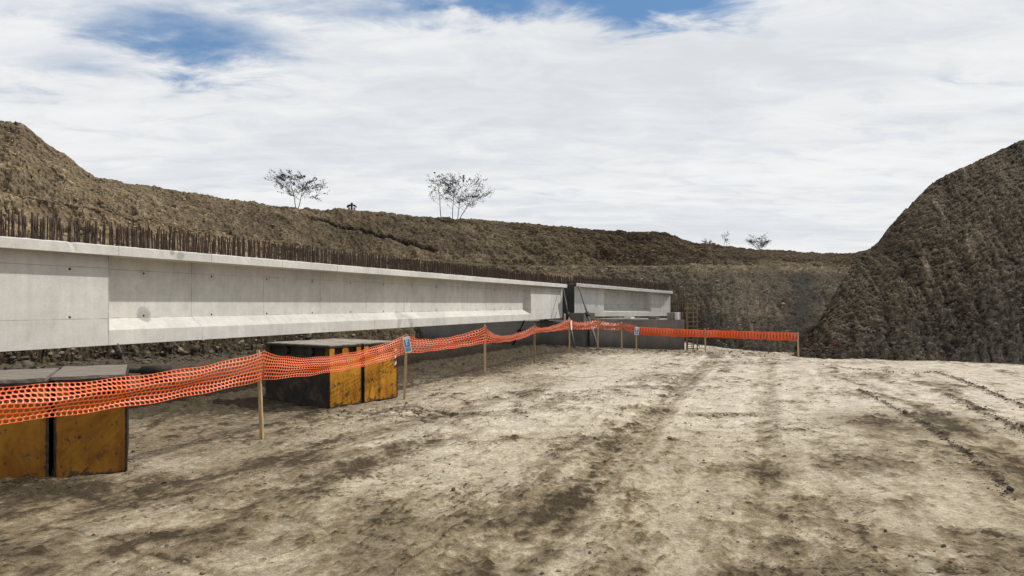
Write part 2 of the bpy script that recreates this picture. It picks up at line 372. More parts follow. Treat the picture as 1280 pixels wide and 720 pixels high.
        dark = dark + band * (.20 + .14 * (1 - rib) + .10 * (1 - lug) + .5 * grit) - np.exp(-((np.abs(q) - 1.3) / .25)**2) * .16 * amp
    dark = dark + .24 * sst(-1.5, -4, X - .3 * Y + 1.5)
    h = h * (.35 + .65 * sst(2, 4, Y + 2))
    spread = sst(26, 3, Y) * sst(-3.5, .5, X)
    warm = np.clip(.45 - .6 * big + .6 * near - .35, 0, 1)
    return h, dark, warm
def soil_cols(dark, warm, fine):
    d = np.clip(dark, 0, 1.3)[:, None]
    pale = np.array([.56, .512, .43]); mid = np.array([.275, .230, .165]); dk = np.array([.085, .068, .047])
    c = np.where(d < .62, pale + (mid - pale) * np.clip((d - .02) / .60, 0, 1), mid + (dk - mid) * sst(.62, 1.2, d))
    c = c * (1 + warm[:, None] * np.array([.02, -.02, -.09]))
    if fine is not None: c = c * (1 - fine[:, None] * np.array([.24, .27, .34]))
    return c
t = np.linspace(-1, 1, 1150); xs = 34 * np.sinh(3.4 * t) / math.sinh(3.4)
ys = np.concatenate([np.linspace(-28, 1.6, 50), np.geomspace(1.7, 3.6, 60)[:-1], np.geomspace(3.6, 33, 860)])
GX, GY = np.meshgrid(xs + 0.0, ys); gx = GX.ravel(); gy = GY.ravel()
gh, gd, gw = ground_field(gx, gy)
edge = np.clip(sst(31, 34, np.abs(gx)) + sst(-25, -28, gy) + sst(31, 33, gy), 0, 1)
gz = gh * (1 - edge) - .12 * edge
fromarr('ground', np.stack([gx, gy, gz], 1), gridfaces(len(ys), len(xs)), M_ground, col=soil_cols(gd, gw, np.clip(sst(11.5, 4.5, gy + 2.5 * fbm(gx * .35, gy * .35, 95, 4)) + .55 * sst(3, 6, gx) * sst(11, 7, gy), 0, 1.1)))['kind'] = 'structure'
def gheight(x, y): return float(ground_field(np.array([x * 1.]), np.array([y * 1.]))[0][0])
bm = bmesh.new(); box(bm, -900, 900, -900, 900, -.7, -.1)
tv = frombm('terrain', bm, None); me = tv.data; me.materials.append(M_ground)
a = me.attributes.new('soil', 'FLOAT_COLOR', 'POINT')
for d in a.data: d.color = (.2, .165, .115, 1)
tv['kind'] = 'structure'

# ------------------------------------------------------------------ embankment (left and back), cut with a bench
# column px : toe depth, toe z, bench depth, bench row, bench width, crest depth, crest row
BK = np.array([
 (-420, 15, -.1, 19.0, 225, .3, 24.0, 118), (-150, 16.5, -.1, 20.5, 236, .3, 25.0, 146), (0, 17.6, -.1, 22.0, 243, .3, 26.5, 151), (25, 17.8, -.1, 22.2, 246, .3, 26.8, 152),
 (50, 18.0, -.1, 22.6, 250, .3, 27.2, 173), (85, 18.5, -.1, 23.0, 255, .3, 27.8, 196), (120, 19.0, -.1, 23.5, 262, .3, 28.5, 224), (160, 19.5, -.1, 24.2, 272, .3, 29.2, 230), (250, 21.0, -.1, 26.0, 290, .4, 31.5, 245),
 (345, 23.0, -.1, 28.0, 306, .6, 34.0, 260), (440, 26.0, -.1, 30.5, 318, .8, 36.0, 264), (540, 30.0, -.1, 33.5, 327, 1.0, 38.5, 271), (640, 31.5, -.1, 35.5, 333, 1.2, 40.0, 279),
 (760, 32.0, -.1, 37.0, 333, 1.3, 41.0, 287), (830, 31.3, -.1, 36.3, 333, 1.3, 40.5, 292), (850, 29.5, -.1, 35.5, 333, 1.3, 40.2, 297), (875, 26.8, -.1, 34.6, 333, 1.3, 39.7, 304), (905, 24.3, -.1, 33.5, 333, 1.3, 39.2, 309),
 (935, 23.0, -.1, 32.3, 333, 1.3, 38.5, 311), (960, 22.2, -.1, 31.5, 334, 1.3, 38.0, 313), (1000, 21.8, -.1, 31.0, 335, 1.3, 37.0, 317), (1060, 21.8, -.1, 30.5, 335, 1.3, 36.5, 317), (1090, 22.0, -.1, 30.5, 335, 1.3, 36.5, 312), (1400, 24.0, -.1, 32.0, 335, 1.3, 38.0, 300)])
ncol = 1500; pc = np.linspace(-420, 1400, ncol)
K_ = [np.interp(pc, BK[:, 0], BK[:, i]) for i in range(8)]
vrow = np.concatenate([np.linspace(0, 1, 150), np.linspace(1, 2, 22)[1:], np.linspace(2, 3, 100)[1:], np.linspace(3, 4, 40)[1:]])
PC, VR = np.meshgrid(pc, vrow); U = (PC - 640) / F
_, tY, tZ, bY, bR, bW, cY, cR = [np.tile(k, (len(vrow), 1)) for k in K_]
bZ = EYE + (HY - bR) / F * bY; cZ = EYE + (HY - cR) / F * cY
b2Y = bY + bW; b2Z = bZ + .08
def lerp(a, b, t): return a + (b - a) * t
s1 = np.clip(VR, 0, 1); s2 = np.clip(VR - 1, 0, 1); s3 = np.clip(VR - 2, 0, 1); s4 = np.clip(VR - 3, 0, 1)
curve = s1 * 1.0 - .0; BYY = lerp(tY, bY, curve ** 1.12) + (b2Y - bY) * s2 + (cY - b2Y) * s3 + 70 * s4**2
BZZ = lerp(tZ, bZ, s1) + (b2Z - bZ) * s2 + (cZ - b2Z) * (1 - (1 - s3)**1.35) * 1.0 - 1.2 * s4
X_ = U * lerp(BYY, np.minimum(BYY, cY + 4), 0); 
arc = np.cumsum(np.hypot(np.diff(pc, prepend=pc[0]) / F * K_[3], np.diff(K_[3], prepend=K_[3][0])))
ARC = np.tile(arc, (len(vrow), 1)); prof = VR * 5.0 * (ARC * 0 + 1)
A_ = ARC.ravel(); P_ = prof.ravel()
slope = (1 - sst(3.0, 3.25, VR) * .6).ravel() * (1 - .45 * ((VR > 1.02) & (VR < 1.98))).ravel()
coarse = fbm(A_ * .28, P_ * .28, 51, 5, .55); rid = fbm(A_ * .9 + P_ * .35, P_ * .5, 52, 5, .55, True); g1 = fbm(A_ * 2.1 + P_ * .8, P_ * 1.6, 53, 6, .62); g2 = fbm(A_ * 7, P_ * 6, 54, 5, .7)
w1, we, wv = worley(A_ * 3.2 + g1 * .4, P_ * 3.0, 55)
disp = (.32 * coarse + .13 * (rid - .3) + .11 * g1 + .12 * g2 + .06 * (wv - .5) * sst(.0, .2, we)) * slope
crestband = sst(2.55, 2.95, VR).ravel() * sst(3.3, 3.0, VR).ravel()
disp = disp + crestband * .10 * fbm(A_ * 1.6, P_ * .4, 56, 5, .6)
right = sst(600, 1000, PC).ravel(); lip = np.exp(-((VR.ravel() - 2.85) / .12)**2)
# scarp steps on the left slope
for base, off in ((1.12, 0), (.82, .3)):
    sc = np.exp(-((VR.ravel() - base - .05 * fbm(A_ * .3 + off, P_ * 0, 57, 3)) / .018)**2) * sst(520, 250, PC).ravel(); disp = disp - sc * .12
# slump scar on the middle slope
sl = np.exp(-((VR.ravel() - (2.62 - .55 * (PC.ravel() - 380) / 200) - .08 * fbm(A_ * .8, P_ * 0, 58, 4)) / .03)**2) * sst(375, 400, PC).ravel() * sst(560, 530, PC).ravel()
disp = disp - sl * .3
Xf = (U * BYY).ravel(); Yf = BYY.ravel(); Zf = BZZ.ravel()
nx = .25; toe = sst(0, .04, VR).ravel()
Yf = Yf - disp * .8 * toe; Xf = Xf + disp * nx * toe; Zf = Zf + disp * .62 * toe
dk = .5 - .5 * g1 - 1.1 * g2 - .45 * coarse - .35 * (rid - .3) + .9 * sl
vr = VR.ravel(); pcx = PC.ravel()
pale = np.array([.30, .245, .150]); mid = np.array([.185, .145, .090]); dkc = np.array([.06, .047, .032])
d = np.clip(dk, 0, 1.2)[:, None]
bc = np.where(d < .5, lerp(pale, mid, d / .5), lerp(mid, dkc, np.clip((d - .5) / .6, 0, 1)))
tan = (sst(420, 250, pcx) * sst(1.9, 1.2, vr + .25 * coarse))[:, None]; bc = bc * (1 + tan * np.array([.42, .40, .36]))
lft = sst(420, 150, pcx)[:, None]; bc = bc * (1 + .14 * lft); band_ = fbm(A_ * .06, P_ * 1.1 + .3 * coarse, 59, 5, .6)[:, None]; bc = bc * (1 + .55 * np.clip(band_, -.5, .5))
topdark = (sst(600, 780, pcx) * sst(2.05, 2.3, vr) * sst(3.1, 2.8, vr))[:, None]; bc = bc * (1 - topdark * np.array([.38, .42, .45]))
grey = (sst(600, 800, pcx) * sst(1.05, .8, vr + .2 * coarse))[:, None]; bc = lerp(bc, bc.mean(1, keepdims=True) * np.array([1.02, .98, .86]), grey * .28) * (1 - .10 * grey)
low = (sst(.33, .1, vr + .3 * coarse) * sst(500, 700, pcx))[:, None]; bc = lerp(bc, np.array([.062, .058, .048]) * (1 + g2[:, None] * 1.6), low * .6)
blue = (np.exp(-((pcx - 1003 + 30 * coarse) / 22)**2) * sst(.2, .35, vr) * sst(1.0, .85, vr))[:, None]; bc = lerp(bc, np.array([.055, .056, .05]), blue * .8)
bench = (np.exp(-((vr - 1.02 - .08 * g1) / .1)**2) * sst(560, 680, pcx) * np.clip(.7 + 1.2 * g1, 0, 1.3))[:, None]; bc = bc * (1 + bench * .6)
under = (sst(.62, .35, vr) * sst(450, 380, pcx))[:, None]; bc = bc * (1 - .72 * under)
stn = ((wv > .82) & (w1 < .3))[:, None] * (.3 + .7 * RNG.rand(len(w1))[:, None]); bc = bc * (1 + .55 * stn)
BV = np.stack([Xf, Yf, Zf], 1)
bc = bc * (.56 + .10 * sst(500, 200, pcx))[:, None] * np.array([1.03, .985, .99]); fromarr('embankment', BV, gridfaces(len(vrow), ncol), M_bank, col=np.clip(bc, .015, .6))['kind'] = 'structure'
def crest_z(px):    # crest point of the embankment at a column
    j = int(np.argmin(np.abs(pc - px))); i = int(np.argmin(np.abs(vrow - 3.0))); return Vector([float(q) for q in BV[i * ncol + j]])

# ------------------------------------------------------------------ right hill
HK = np.array([  # px, toe depth, crest depth, crest row
 (985, 20.6, 20.9, 447), (1000, 20.4, 21.2, 437), (1012, 20.3, 21.7, 421), (1030, 20.1, 22.6, 391), (1050, 20.0, 23.6, 355), (1075, 19.8, 24.6, 321), (1085, 19.8, 24.8, 313), (1100, 19.7, 25.2, 300),
 (1130, 19.4, 25.8, 264), (1147, 19.3, 26.0, 247), (1165, 19.2, 26.3, 231), (1190, 19.0, 26.6, 216), (1225, 18.7, 27.0, 199), (1250, 18.4, 27.2, 186), (1280, 18.1, 27.4, 175), (1330, 17.6, 27.6, 160), (1450, 16.5, 28.0, 130), (1700, 14.5, 28.0, 80), (2100, 10.5, 27.0, 20)])
nc2 = 1300; pc2 = np.concatenate([np.linspace(985, 1330, 950), np.linspace(1330, 2100, 351)[1:]])
hk = [np.interp(pc2, HK[:, 0], HK[:, i]) for i in range(4)]
vr2 = np.concatenate([np.linspace(0, 1, 330), np.linspace(1, 2, 50)[1:]])
PC2, V2 = np.meshgrid(pc2, vr2); U2 = (PC2 - 640) / F
_, hT, hC, hR = [np.tile(k, (len(vr2), 1)) for k in hk]
hZ = EYE + (HY - hR) / F * hC
q1 = np.clip(V2, 0, 1); q2 = np.clip(V2 - 1, 0, 1)
HYY = lerp(hT, hC, q1**1.25) + 40 * q2**2 ; HZZ = lerp(-.12, hZ, q1 ** .93)
back = sst(1110, 1070, PC2) ; HZZ = HZZ - q2 * back * 60 * .05 * 40 * q2 - 1.0 * q2
HYY = HYY - back * (40 * q2**2 - 3.0 * q2)
arc2 = np.cumsum(np.hypot(np.diff(pc2, prepend=pc2[0]) / F * 19, np.diff(hk[1], prepend=hk[1][0])))
A2 = np.tile(arc2, (len(vr2), 1)).ravel(); P2 = (V2 * lerp(2.0, 10.0, sst(985, 1200, PC2))).ravel(); pcr = PC2.ravel(); v2 = V2.ravel()
w = fbm(A2 * .5, P2 * .3, 61, 4)
teeth = fbm((A2 + P2 * .22) * 2.6 + w * 1.2, P2 * .16, 62, 4, .55); teeth2 = fbm((A2 + P2 * .30) * 6.0 + w, P2 * .45, 63, 4, .6)
co = fbm(A2 * .4, P2 * .4, 64, 5, .55); ro = fbm(A2 * 2.2, P2 * 2.0, 65, 6, .62, True); fi = fbm(A2 * 7, P2 * 7, 66, 5, .7)
lowr = sst(.45, .05, v2 + .2 * co); chunk1, ce, cv = worley(A2 * 1.5 + ro * .5, P2 * 1.4, 67)
dsp = .30 * co + (.085 * teeth + .05 * teeth2) * (1 - .3 * lowr) + .07 * (ro - .3) + .11 * fi + lowr * (.07 * (cv - .5) * sst(0, .25, ce)) + .05
lockx = sst(0, .035, v2) * sst(985, 1010, pcr)
x2 = (U2 * HYY).ravel() - dsp * .42 * lockx; y2 = HYY.ravel() - dsp * .72 * lockx; z2 = HZZ.ravel() + dsp * .5 * lockx
dk2 = .52 - 1.1 * fi - .7 * (ro - .3) - .9 * np.clip(teeth, -.5, .6) - .3 * co - .4 * teeth2
d = np.clip(dk2, 0, 1.1)[:, None]
hc = lerp(np.array([.165, .132, .092]), np.array([.042, .034, .025]), d)
hc = lerp(hc, hc.mean(1, keepdims=True) * np.array([.80, .76, .68]), lowr[:, None] * .6) * (1 + .35 * lowr[:, None])
strk = (np.clip(teeth - .22, 0, 1) * 2.0 * sst(1110, 1180, pcr) * sst(.3, .5, v2))[:, None]; hc = hc * (1 + strk * 2.0)
hc = hc * (.92 + .2 * sst(.06, .0, v2)[:, None]) * np.array([1.0, .98, .95])
red = (np.exp(-((pcr - 1041) / 9)**2 - ((v2 - .175) / .045)**2) * (fi > -.02) * (np.abs(teeth2) < .22))[:, None]; hc = lerp(hc, np.array([.22, .025, .02]), np.clip(red * 1.3, 0, .85))
HV = np.stack([x2, y2, z2], 1)
fromarr('hill', HV, gridfaces(len(vr2), nc2), M_hill, col=np.clip(hc, .012, .5))['kind'] = 'structure'

# ------------------------------------------------------------------ loose stones (nobody could count them)
_ico = bmesh.new(); bmesh.ops.create_icosphere(_ico, subdivisions=2, radius=1); _ico.verts.ensure_lookup_table()
IV = np.array([v.co[:] for v in _ico.verts]); IF = np.array([[v.index for v in f.verts] for f in _ico.faces]); _ico.free()
def stones(name, pts, sizes, mat, label, cat='rubble', flat=.6, sub=True):
    Vs = []; Fs = []
    for i, (p, s) in enumerate(zip(pts, sizes)):
        r = np.random.RandomState(i * 7 + 3)
        v = IV.copy(); 
        for _ in range(7):                              # chop with random planes: angular stone
            nrm = r.normal(size=3); nrm /= np.linalg.norm(nrm); dd = r.uniform(.45, .85)
            k = np.clip(v @ nrm - dd, 0, None)[:, None]; v = v - k * nrm
        v = v * np.array([1, r.uniform(.6, 1), r.uniform(.4, flat + .2)]) * s
        a = r.rand() * 6.28; ca, sa = math.cos(a), math.sin(a); v = v @ np.array([[ca, sa, 0], [-sa, ca, 0], [0, 0, 1]])
        Vs.append(v + p); Fs.append(IF + len(IV) * i)
    o = fromarr(name, np.concatenate(Vs), np.concatenate(Fs), mat, smooth=False)
    tag(o, label, cat, kind='stuff'); return o
def ground_pts(n, fx, fy, lift=.2):
    P = []
    for _ in range(n):
        x, y = fx(), fy(); P.append((x, y))
    P = np.array(P); h = ground_field(P[:, 0], P[:, 1])[0]; return np.column_stack([P, h])
R = random.Random(5)
def fan():
    Y = math.exp(R.uniform(math.log(3.6), math.log(22))); return R.uniform(-.78, .8) * Y, Y
P = np.array([fan() for _ in range(2600)]); cl = fbm(P[:, 0] * .5, P[:, 1] * .5, 71, 3); P = P[cl > R.uniform(-.05, .02)]
sz = np.clip(RNG.lognormal(-4.75, .5, len(P)), .004, .035); P = np.column_stack([P, ground_field(P[:, 0], P[:, 1])[0] + sz * .25])
stones('pebbles', P[::2], sz[::2], M_stone_dark, 'dark crumbs of earth and pebbles strewn over the pit floor', 'pebbles')
stones('gravel', P[1::2], sz[1::2] * .8, M_stone, 'pale gravel and small stones strewn over the pit floor', 'gravel')
# clods along the churned ridges, rims and around the crates
Q = []
for pts, wd, hh, dkk in TRACKS:
    if hh <= 0: continue
    for (a, b) in zip(pts[:-1], pts[1:]):
        for _ in range(int(80 * math.hypot(b[0] - a[0], b[1] - a[1]))):
            t_ = R.random(); Q.append((a[0] + (b[0] - a[0]) * t_ + R.gauss(0, wd * 1.1), a[1] + (b[1] - a[1]) * t_ + R.gauss(0, wd * 1.1)))
for _ in range(420): x = R.uniform(-1, 13.5); Q.append((x, 24.2 - .33 * max(x, 0) + R.gauss(0, .45)))
for _ in range(160): Q.append((R.gauss(-4.3, .45), R.gauss(5.95, .15)))
for _ in range(140): Q.append((R.gauss(-1.5, .7), R.gauss(9.9, .35)))
for _ in range(90): Q.append((R.gauss(3.1, .25), R.gauss(9.9, .12)))
Q = np.array(Q); sz = np.clip(RNG.lognormal(-4.8, .55, len(Q)), .003, .04) * (1 + (Q[:, 1] > 18) * .8)
Q = np.column_stack([Q, ground_field(Q[:, 0], Q[:, 1])[0] + sz * .2])
stones('clods', Q, sz, M_stone_dark, 'dark clods of churned earth along wheel ridges and edges of the floor', 'clods', .7)
# rubble under the girder and at the toe of the left bank
Q = []
for _ in range(900):
    px = R.uniform(-60, 430); tY0 = np.interp(px, BK[:, 0], BK[:, 1]); Yq = tY0 + R.triangular(-3.0, 1.0, 0)
    Q.append(((px - 640) / F * Yq, Yq, max(0, (Yq - tY0)) * 1.0))
Q = np.array(Q); sz = np.clip(RNG.lognormal(-3.2, .65, len(Q)), .015, .26)
Q[:, 2] += np.maximum(ground_field(Q[:, 0], Q[:, 1])[0], 0) + sz * .15
stones('rubble', Q, sz, mat_simple('brown_rubble', C(.085, .070, .052), .95, var=.6, scale=3, bump=.02, spec=.1), 'brown broken rocks at the foot of the left bank behind the girder', 'rubble', .8)
idx = np.where((vr > .05) & (vr < 3.0) & (pcx > -20) & (pcx < 1085))[0]
wgt = 1 + 8 * np.exp(-((vr[idx] - 1.05) / .09)**2) * (pcx[idx] > 600) + 2.5 * (pcx[idx] < 400)
pick = RNG.choice(idx, 6500, p=wgt / wgt.sum()); sz = np.clip(RNG.lognormal(-3.65, .55, len(pick)), .010, .12)
stones('bank_stones', BV[pick], sz, mat_simple('tan_bank_stone', C(.24, .195, .135), .95, var=.5, scale=2, spec=.1), 'tan stones sticking out of the lit bank and along its bench', 'stones', .8)
idx = np.where((v2 > .01) & (v2 < 1.0) & (pcr > 1000) & (pcr < 1330))[0]
wgt = 1 + 5 * (v2[idx] < .25); pick = RNG.choice(idx, 3000, p=wgt / wgt.sum()); sz = np.clip(RNG.lognormal(-3.5, .5, len(pick)), .012, .12)
stones('hill_stones', HV[pick], sz, mat_simple('dark_hill_stone', C(.085, .07, .052), .95, var=.6, scale=2, spec=.1), 'dark broken stones lying on the shaded right hill', 'stones', .8)

# ------------------------------------------------------------------ girders
def make_girder(P0, P1, z0, z1, name, label, mat, s_start, s_end, r0, r1, H=1.33, taper=0., fl=(.0, .0), rows=((.0, .115), (.1, .12), (.3, .13), (.5, .12), (.7, .12), (.9, .125)), nmax=100, vis=0., skew=0.):
    d = Vector((P1[0] - P0[0], P1[1] - P0[1])); L = d.length; rz = math.atan2(d.y, d.x)
    root = empty(name, (P0[0], P0[1], z0), rz); tag(root, label, 'girder', 'precast girders resting on the abutment')
    sl = (z1 - z0) / L
    zf = lambda s: (lambda z: z * (1 - taper * max(0, s) / L) + sl * s)
    W = .95; fh = .13; ov = .20; rd = .225 if H > 1.325 else .38; lz = .20; lz2 = .36; fz = H - fh
    bm = bmesh.new()
    body = [(0, 0), (W, 0), (W, fz), (0, fz)]
    rec = [(0, 0), (W, 0), (W, fz), (rd, fz), (rd, lz2), (0, lz)]
    extrude_profile(bm, body, s_start, r0, skew, 0, zf0=zf(s_start), zf1=zf(r0))
    extrude_profile(bm, rec, r0 + .0005, r1 - .0005, zf0=zf(r0), zf1=zf(r1))
    bmesh.ops.remove_doubles(bm, verts=bm.verts, dist=.00001)
    extrude_profile(bm, body, r1, s_end, 0, skew, zf0=zf(r1), zf1=zf(s_end))
    # slanted jamb filler at the far end of the recess
    web = frombm('web', bm, mat, root)
    # top flange, subdivided so its edge can be chipped
    bm = bmesh.new(); nseg = int((s_end - s_start) / .06)
    prof = [(-ov, fz), (W + ov, fz), (W + ov, H), (-ov + .012, H), (-ov, H - .012)]
    ring = []
    ss = [s_start - fl[0] + (s_end + fl[1] - s_start + fl[0]) * i / nseg for i in range(nseg + 1)]
    rr = random.Random(3)
    for s in ss:
        f = zf(s); c = rr.random()
        chip = .016 * max(0, rr.gauss(0, 1) - 1.5)
        ring.append([bm.verts.new((s + skew * y, y + (chip if i in (3, 4) else 0), f(z) - (chip * .6 if i == 3 else 0) + (.002 * rr.gauss(0, 1) if i == 3 else 0))) for i, (y, z) in enumerate(prof)])
    for a, b in zip(ring[:-1], ring[1:]):
        for i in range(5): bm.faces.new((a[i], a[(i + 1) % 5], b[(i + 1) % 5], b[i]))
    bm.faces.new(ring[0][::-1]); bm.faces.new(ring[-1])
    frombm('top_flange', bm, mat, root)
    # starter bars
    cands = []
    for y, sp in rows:
        s = s_start + skew * y + rr.random() * sp
        while s < s_end + skew * y - .02:
            if rr.random() < .93: cands.append((s + rr.gauss(0, .012), y + rr.gauss(0, .012), .33 + rr.gauss(0, .018), rr.gauss(0, .035), rr.gauss(0, .03)))
            if rr.random() < .05: cands.append((s + .02, y + .02, .33 + rr.gauss(0, .04), rr.gauss(0, .09), rr.gauss(0, .05)))
            s += sp
    cands.sort(key=lambda c: abs(c[0] - vis) if c[0] >= vis else 100 + abs(c[0]))
    bm = bmesh.new(); tube(bm, (0, 0, -.03), (0, 0, .165), .0092, seg=6); tube(bm, (0, 0, .165), (0, 0, .33), .0092, .009, seg=6)
    base = None
    for c in cands[:nmax]:
        if base is None:
            base = frombm('rebar', bm, M_rebar, root, True); o = base
        else:
            o = base.copy(); COL.objects.link(o); o.parent = root
        o.location = (c[0], c[1], zf(c[0])(H)); o.rotation_euler = (c[3], c[4], 0); o.scale = (1, 1, c[2] / .33)
    if len(cands) > nmax:
        bm = bmesh.new()
        for c in cands[nmax:]:
            z = zf(c[0])(H); tube(bm, (c[0], c[1], z - .03), (c[0] + c[4] * .33, c[1] - c[3] * .33, z + c[2]), .0092, seg=5)
        o = frombm('rebar', bm, M_rebar, root); o['kind'] = 'stuff'
    return root, L
# long girder: front face line through (px 0, depth 7.94) and (px 703, depth 27)
a0 = at(0, 440, Y=7.94); a1 = at(703, 397, Y=27.0)
dirb = Vector((a1.x - a0.x, a1.y - a0.y)); Lb = dirb.length
def s_at(Y): return (Y - 7.94) / dirb.y * Lb
g1o, _ = make_girder(a0, a1, 1.045, 1.045, 'concrete_girder', 'long pale precast girder with rusty bars on top, passing behind the yellow crates', M_beam, -4.2, Lb, s_at(9.2), s_at(23.8), vis=-.3)
b0 = at(718, 395.6, Y=27.0); b1 = at(838, 395, Y=31.0); L2 = math.hypot(b1.x - b0.x, b1.y - b0.y)
def s2_at(px):
    u = (px - 640) / F; dx, dy = (b1.x - b0.x) / L2, (b1.y - b0.y) / L2
    return (u * b0.y - b0.x) / (dx - u * dy)
g2o, _ = make_girder(b0, b1, b0.z, b1.z, 'concrete_girder', 'short pale precast girder beyond the gap, next to the timber ladder', M_beam2, 0, L2, s2_at(755), s2_at(814), H=1.32, taper=.15, fl=(-.12, .12),
                     rows=((.0, .06), (.2, .06), (.5, .06), (.8, .06)), nmax=100, skew=1.05)

# ------------------------------------------------------------------ abutment
w0 = Vector((-7.8, 32.1)); w1 = Vector((5.95, 23.55)); dw = w1 - w0; Lw = dw.length; rzw = math.atan2(dw.y, dw.x)
ab = empty('abutment', (w0.x, w0.y, 0), rzw); tag(ab, 'dark grey concrete abutment wall below both girders', 'abutment')
def sw(px):
    u = (px - 640) / F; ex, ey = dw.x / Lw, dw.y / Lw; return (u * w0.y - w0.x) / (ex - u * ey)
sp0, sp1 = sw(712), sw(731)
bm = bmesh.new()
box(bm, 0, sw(716), 0, 2.6, -.3, .93, .012); A_s = [bm.verts.new((x, y, -.3)) for x, y in ((sw(737), 0), (Lw, 0), (Lw - 1.05, 2.6), (sw(737), 2.6))]; B_s = [bm.verts.new((v.co.x, v.co.y, 1.05)) for v in A_s]; bm.faces.new(A_s[::-1]); bm.faces.new(B_s); [bm.faces.new((A_s[i], A_s[(i + 1) % 4], B_s[(i + 1) % 4], B_s[i])) for i in range(4)]
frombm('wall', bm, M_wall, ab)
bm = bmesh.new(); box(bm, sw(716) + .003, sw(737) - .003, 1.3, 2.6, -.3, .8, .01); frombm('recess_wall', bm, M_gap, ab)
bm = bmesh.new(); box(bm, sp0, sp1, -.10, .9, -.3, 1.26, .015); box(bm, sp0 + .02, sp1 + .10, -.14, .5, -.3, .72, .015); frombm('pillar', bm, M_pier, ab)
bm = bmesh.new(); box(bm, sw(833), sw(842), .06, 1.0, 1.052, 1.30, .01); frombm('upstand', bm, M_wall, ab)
bm = bmesh.new()
for px in (623, 672): box(bm, sw(px) - .12, sw(px) + .12, .35, .7, .932, 1.04, .006)
frombm('bearing_pad', bm, M_white, ab)
for px, zt in ((781, 1.052), (812, 1.052)):
    bm = bmesh.new(); box(bm, sw(px) - .14, sw(px) + .14, .25, .6, zt, zt + .08, .006); frombm('bearing_pad', bm, M_white if px < 800 else M_pier, ab)
bm = bmesh.new(); box(bm, sw(842) + .004, sw(846), .1, .4, 1.052, 1.31, .006); o = frombm('end_block', bm, M_white, ab); o['label'] = 'small white end block'
bm = bmesh.new(); tube(bm, (sw(704), .12, .93), (sw(704), .12, 1.24), .035, seg=12); o = frombm('white_pipe', bm, M_white, ab)
rr = random.Random(9); bmB = None
for i in range(26):
    s = Lw + rr.uniform(-.35, .55); y = rr.choice((.15, .5, 1.3, 2.2)) + rr.gauss(0, .05); zt = rr.uniform(1.55, 2.1)
    if s < sw(845) or s > Lw + .12: continue
    if bmB is None:
        bm = bmesh.new(); tube(bm, (0, 0, 0), (0, 0, 1.0), .011, seg=6); bmB = frombm('rebar', bm, M_rebar, ab); o = bmB
    else: o = bmB.copy(); COL.objects.link(o); o.parent = ab
    o.location = (s, y, -.1); o.scale = (1, 1, zt + .1); o.rotation_euler = (rr.gauss(0, .02), rr.gauss(0, .02), 0)
# bag on the wall top
def blob(name, loc, dims, mat, seed, rz=0):
    v = IV.copy(); v = v * (1 + .16 * np.sin(v[:, :1] * 3 + seed) + .1 * np.cos(v[:, 1:2] * 5)); v[:, 2] = np.where(v[:, 2] < 0, v[:, 2] * .35, v[:, 2])
    o = fromarr(name, v * dims, IF, mat); o.location = loc; o.rotation_euler = (0, 0, rz); return o
q = Vector((w0.x, w0.y)) + dw.normalized() * sw(643)
tag(blob('cement_bag', (q.x - .05, q.y + .35, .97), (.27, .2, .12), M_white, 2, rzw), 'white lumpy bag on the abutment top under the long girder', 'bag')
# rough pier seen through the gap between the girders
pr = empty('pier', (at(709, 0, Y=29.5).x, 29.5, 0)); tag(pr, 'dark rough concrete pier standing in the gap between the two girders', 'pier')
bm = bmesh.new(); box(bm, -.75, .75, 0, 1.0, -.2, 2.45, .03); frombm('shaft', bm, M_gap, pr)
bmB = None
for i in range(44):
    x = -.72 + 1.44 * (i % 22) / 21 + rr.gauss(0, .02)
    if bmB is None:
        bm = bmesh.new(); tube(bm, (0, 0, 0), (0, 0, .4), .012, seg=6); bmB = frombm('rebar', bm, M_rebar, pr); o = bmB
    else: o = bmB.copy(); COL.objects.link(o); o.parent = pr
    o.location = (x, .1 + .7 * (i // 22), 2.4); o.rotation_euler = (rr.gauss(0, .05), rr.gauss(0, .05), 0)

# ------------------------------------------------------------------ steel props
def prop(a, b, label, r=.03, plate=True):
    a = Vector(a); b = Vector(b); root = empty('steel_prop', b); tag(root, label, 'prop', 'steel props bracing the girders'); a = a - b; b = Vector((0, 0, 0)); d = (a - b)
    bm = bmesh.new(); tube(bm, b, b + d * .52, r, seg=12); frombm('outer_tube', bm, M_prop, root, True)
    bm = bmesh.new(); tube(bm, b + d * .5, a, r * .7, seg=12); frombm('inner_tube', bm, M_prop, root, True)
    bm = bmesh.new(); tube(bm, b + d * .49, b + d * .55, r * 1.7, seg=12); q = b + d * .53; tube(bm, q + Vector((-.13, 0, .02)), q + Vector((.13, 0, .03)), .012); frombm('collar', bm, M_black, root, True)
    if plate:
        bm = bmesh.new(); box(bm, -.09, .09, -.07, .07, -.02, .02, .004); frombm('foot_plate', bm, M_black, root)
    return root
prop(at(703.5, 358, Y=26.6), at(718.5, z=.03, Y=24.2), 'thin dark leaning prop at the end of the long girder, left of the gap pillar', .035)
prop(at(723.5, 358, Y=26.7), at(748, z=.03, Y=23.55), 'stout grey leaning prop braced against the left end of the short girder', .045)
prop(at(657, 397, Y=24.3), at(641, z=.03, Y=26.1), 'black prop slanting under the long girder behind the orange net', .04)
prop(at(147.5, 430, Y=9.3), at(160, z=.80, Y=8.2), 'thin black rod leaning from the long girder onto the back of the near crates', .016, False)

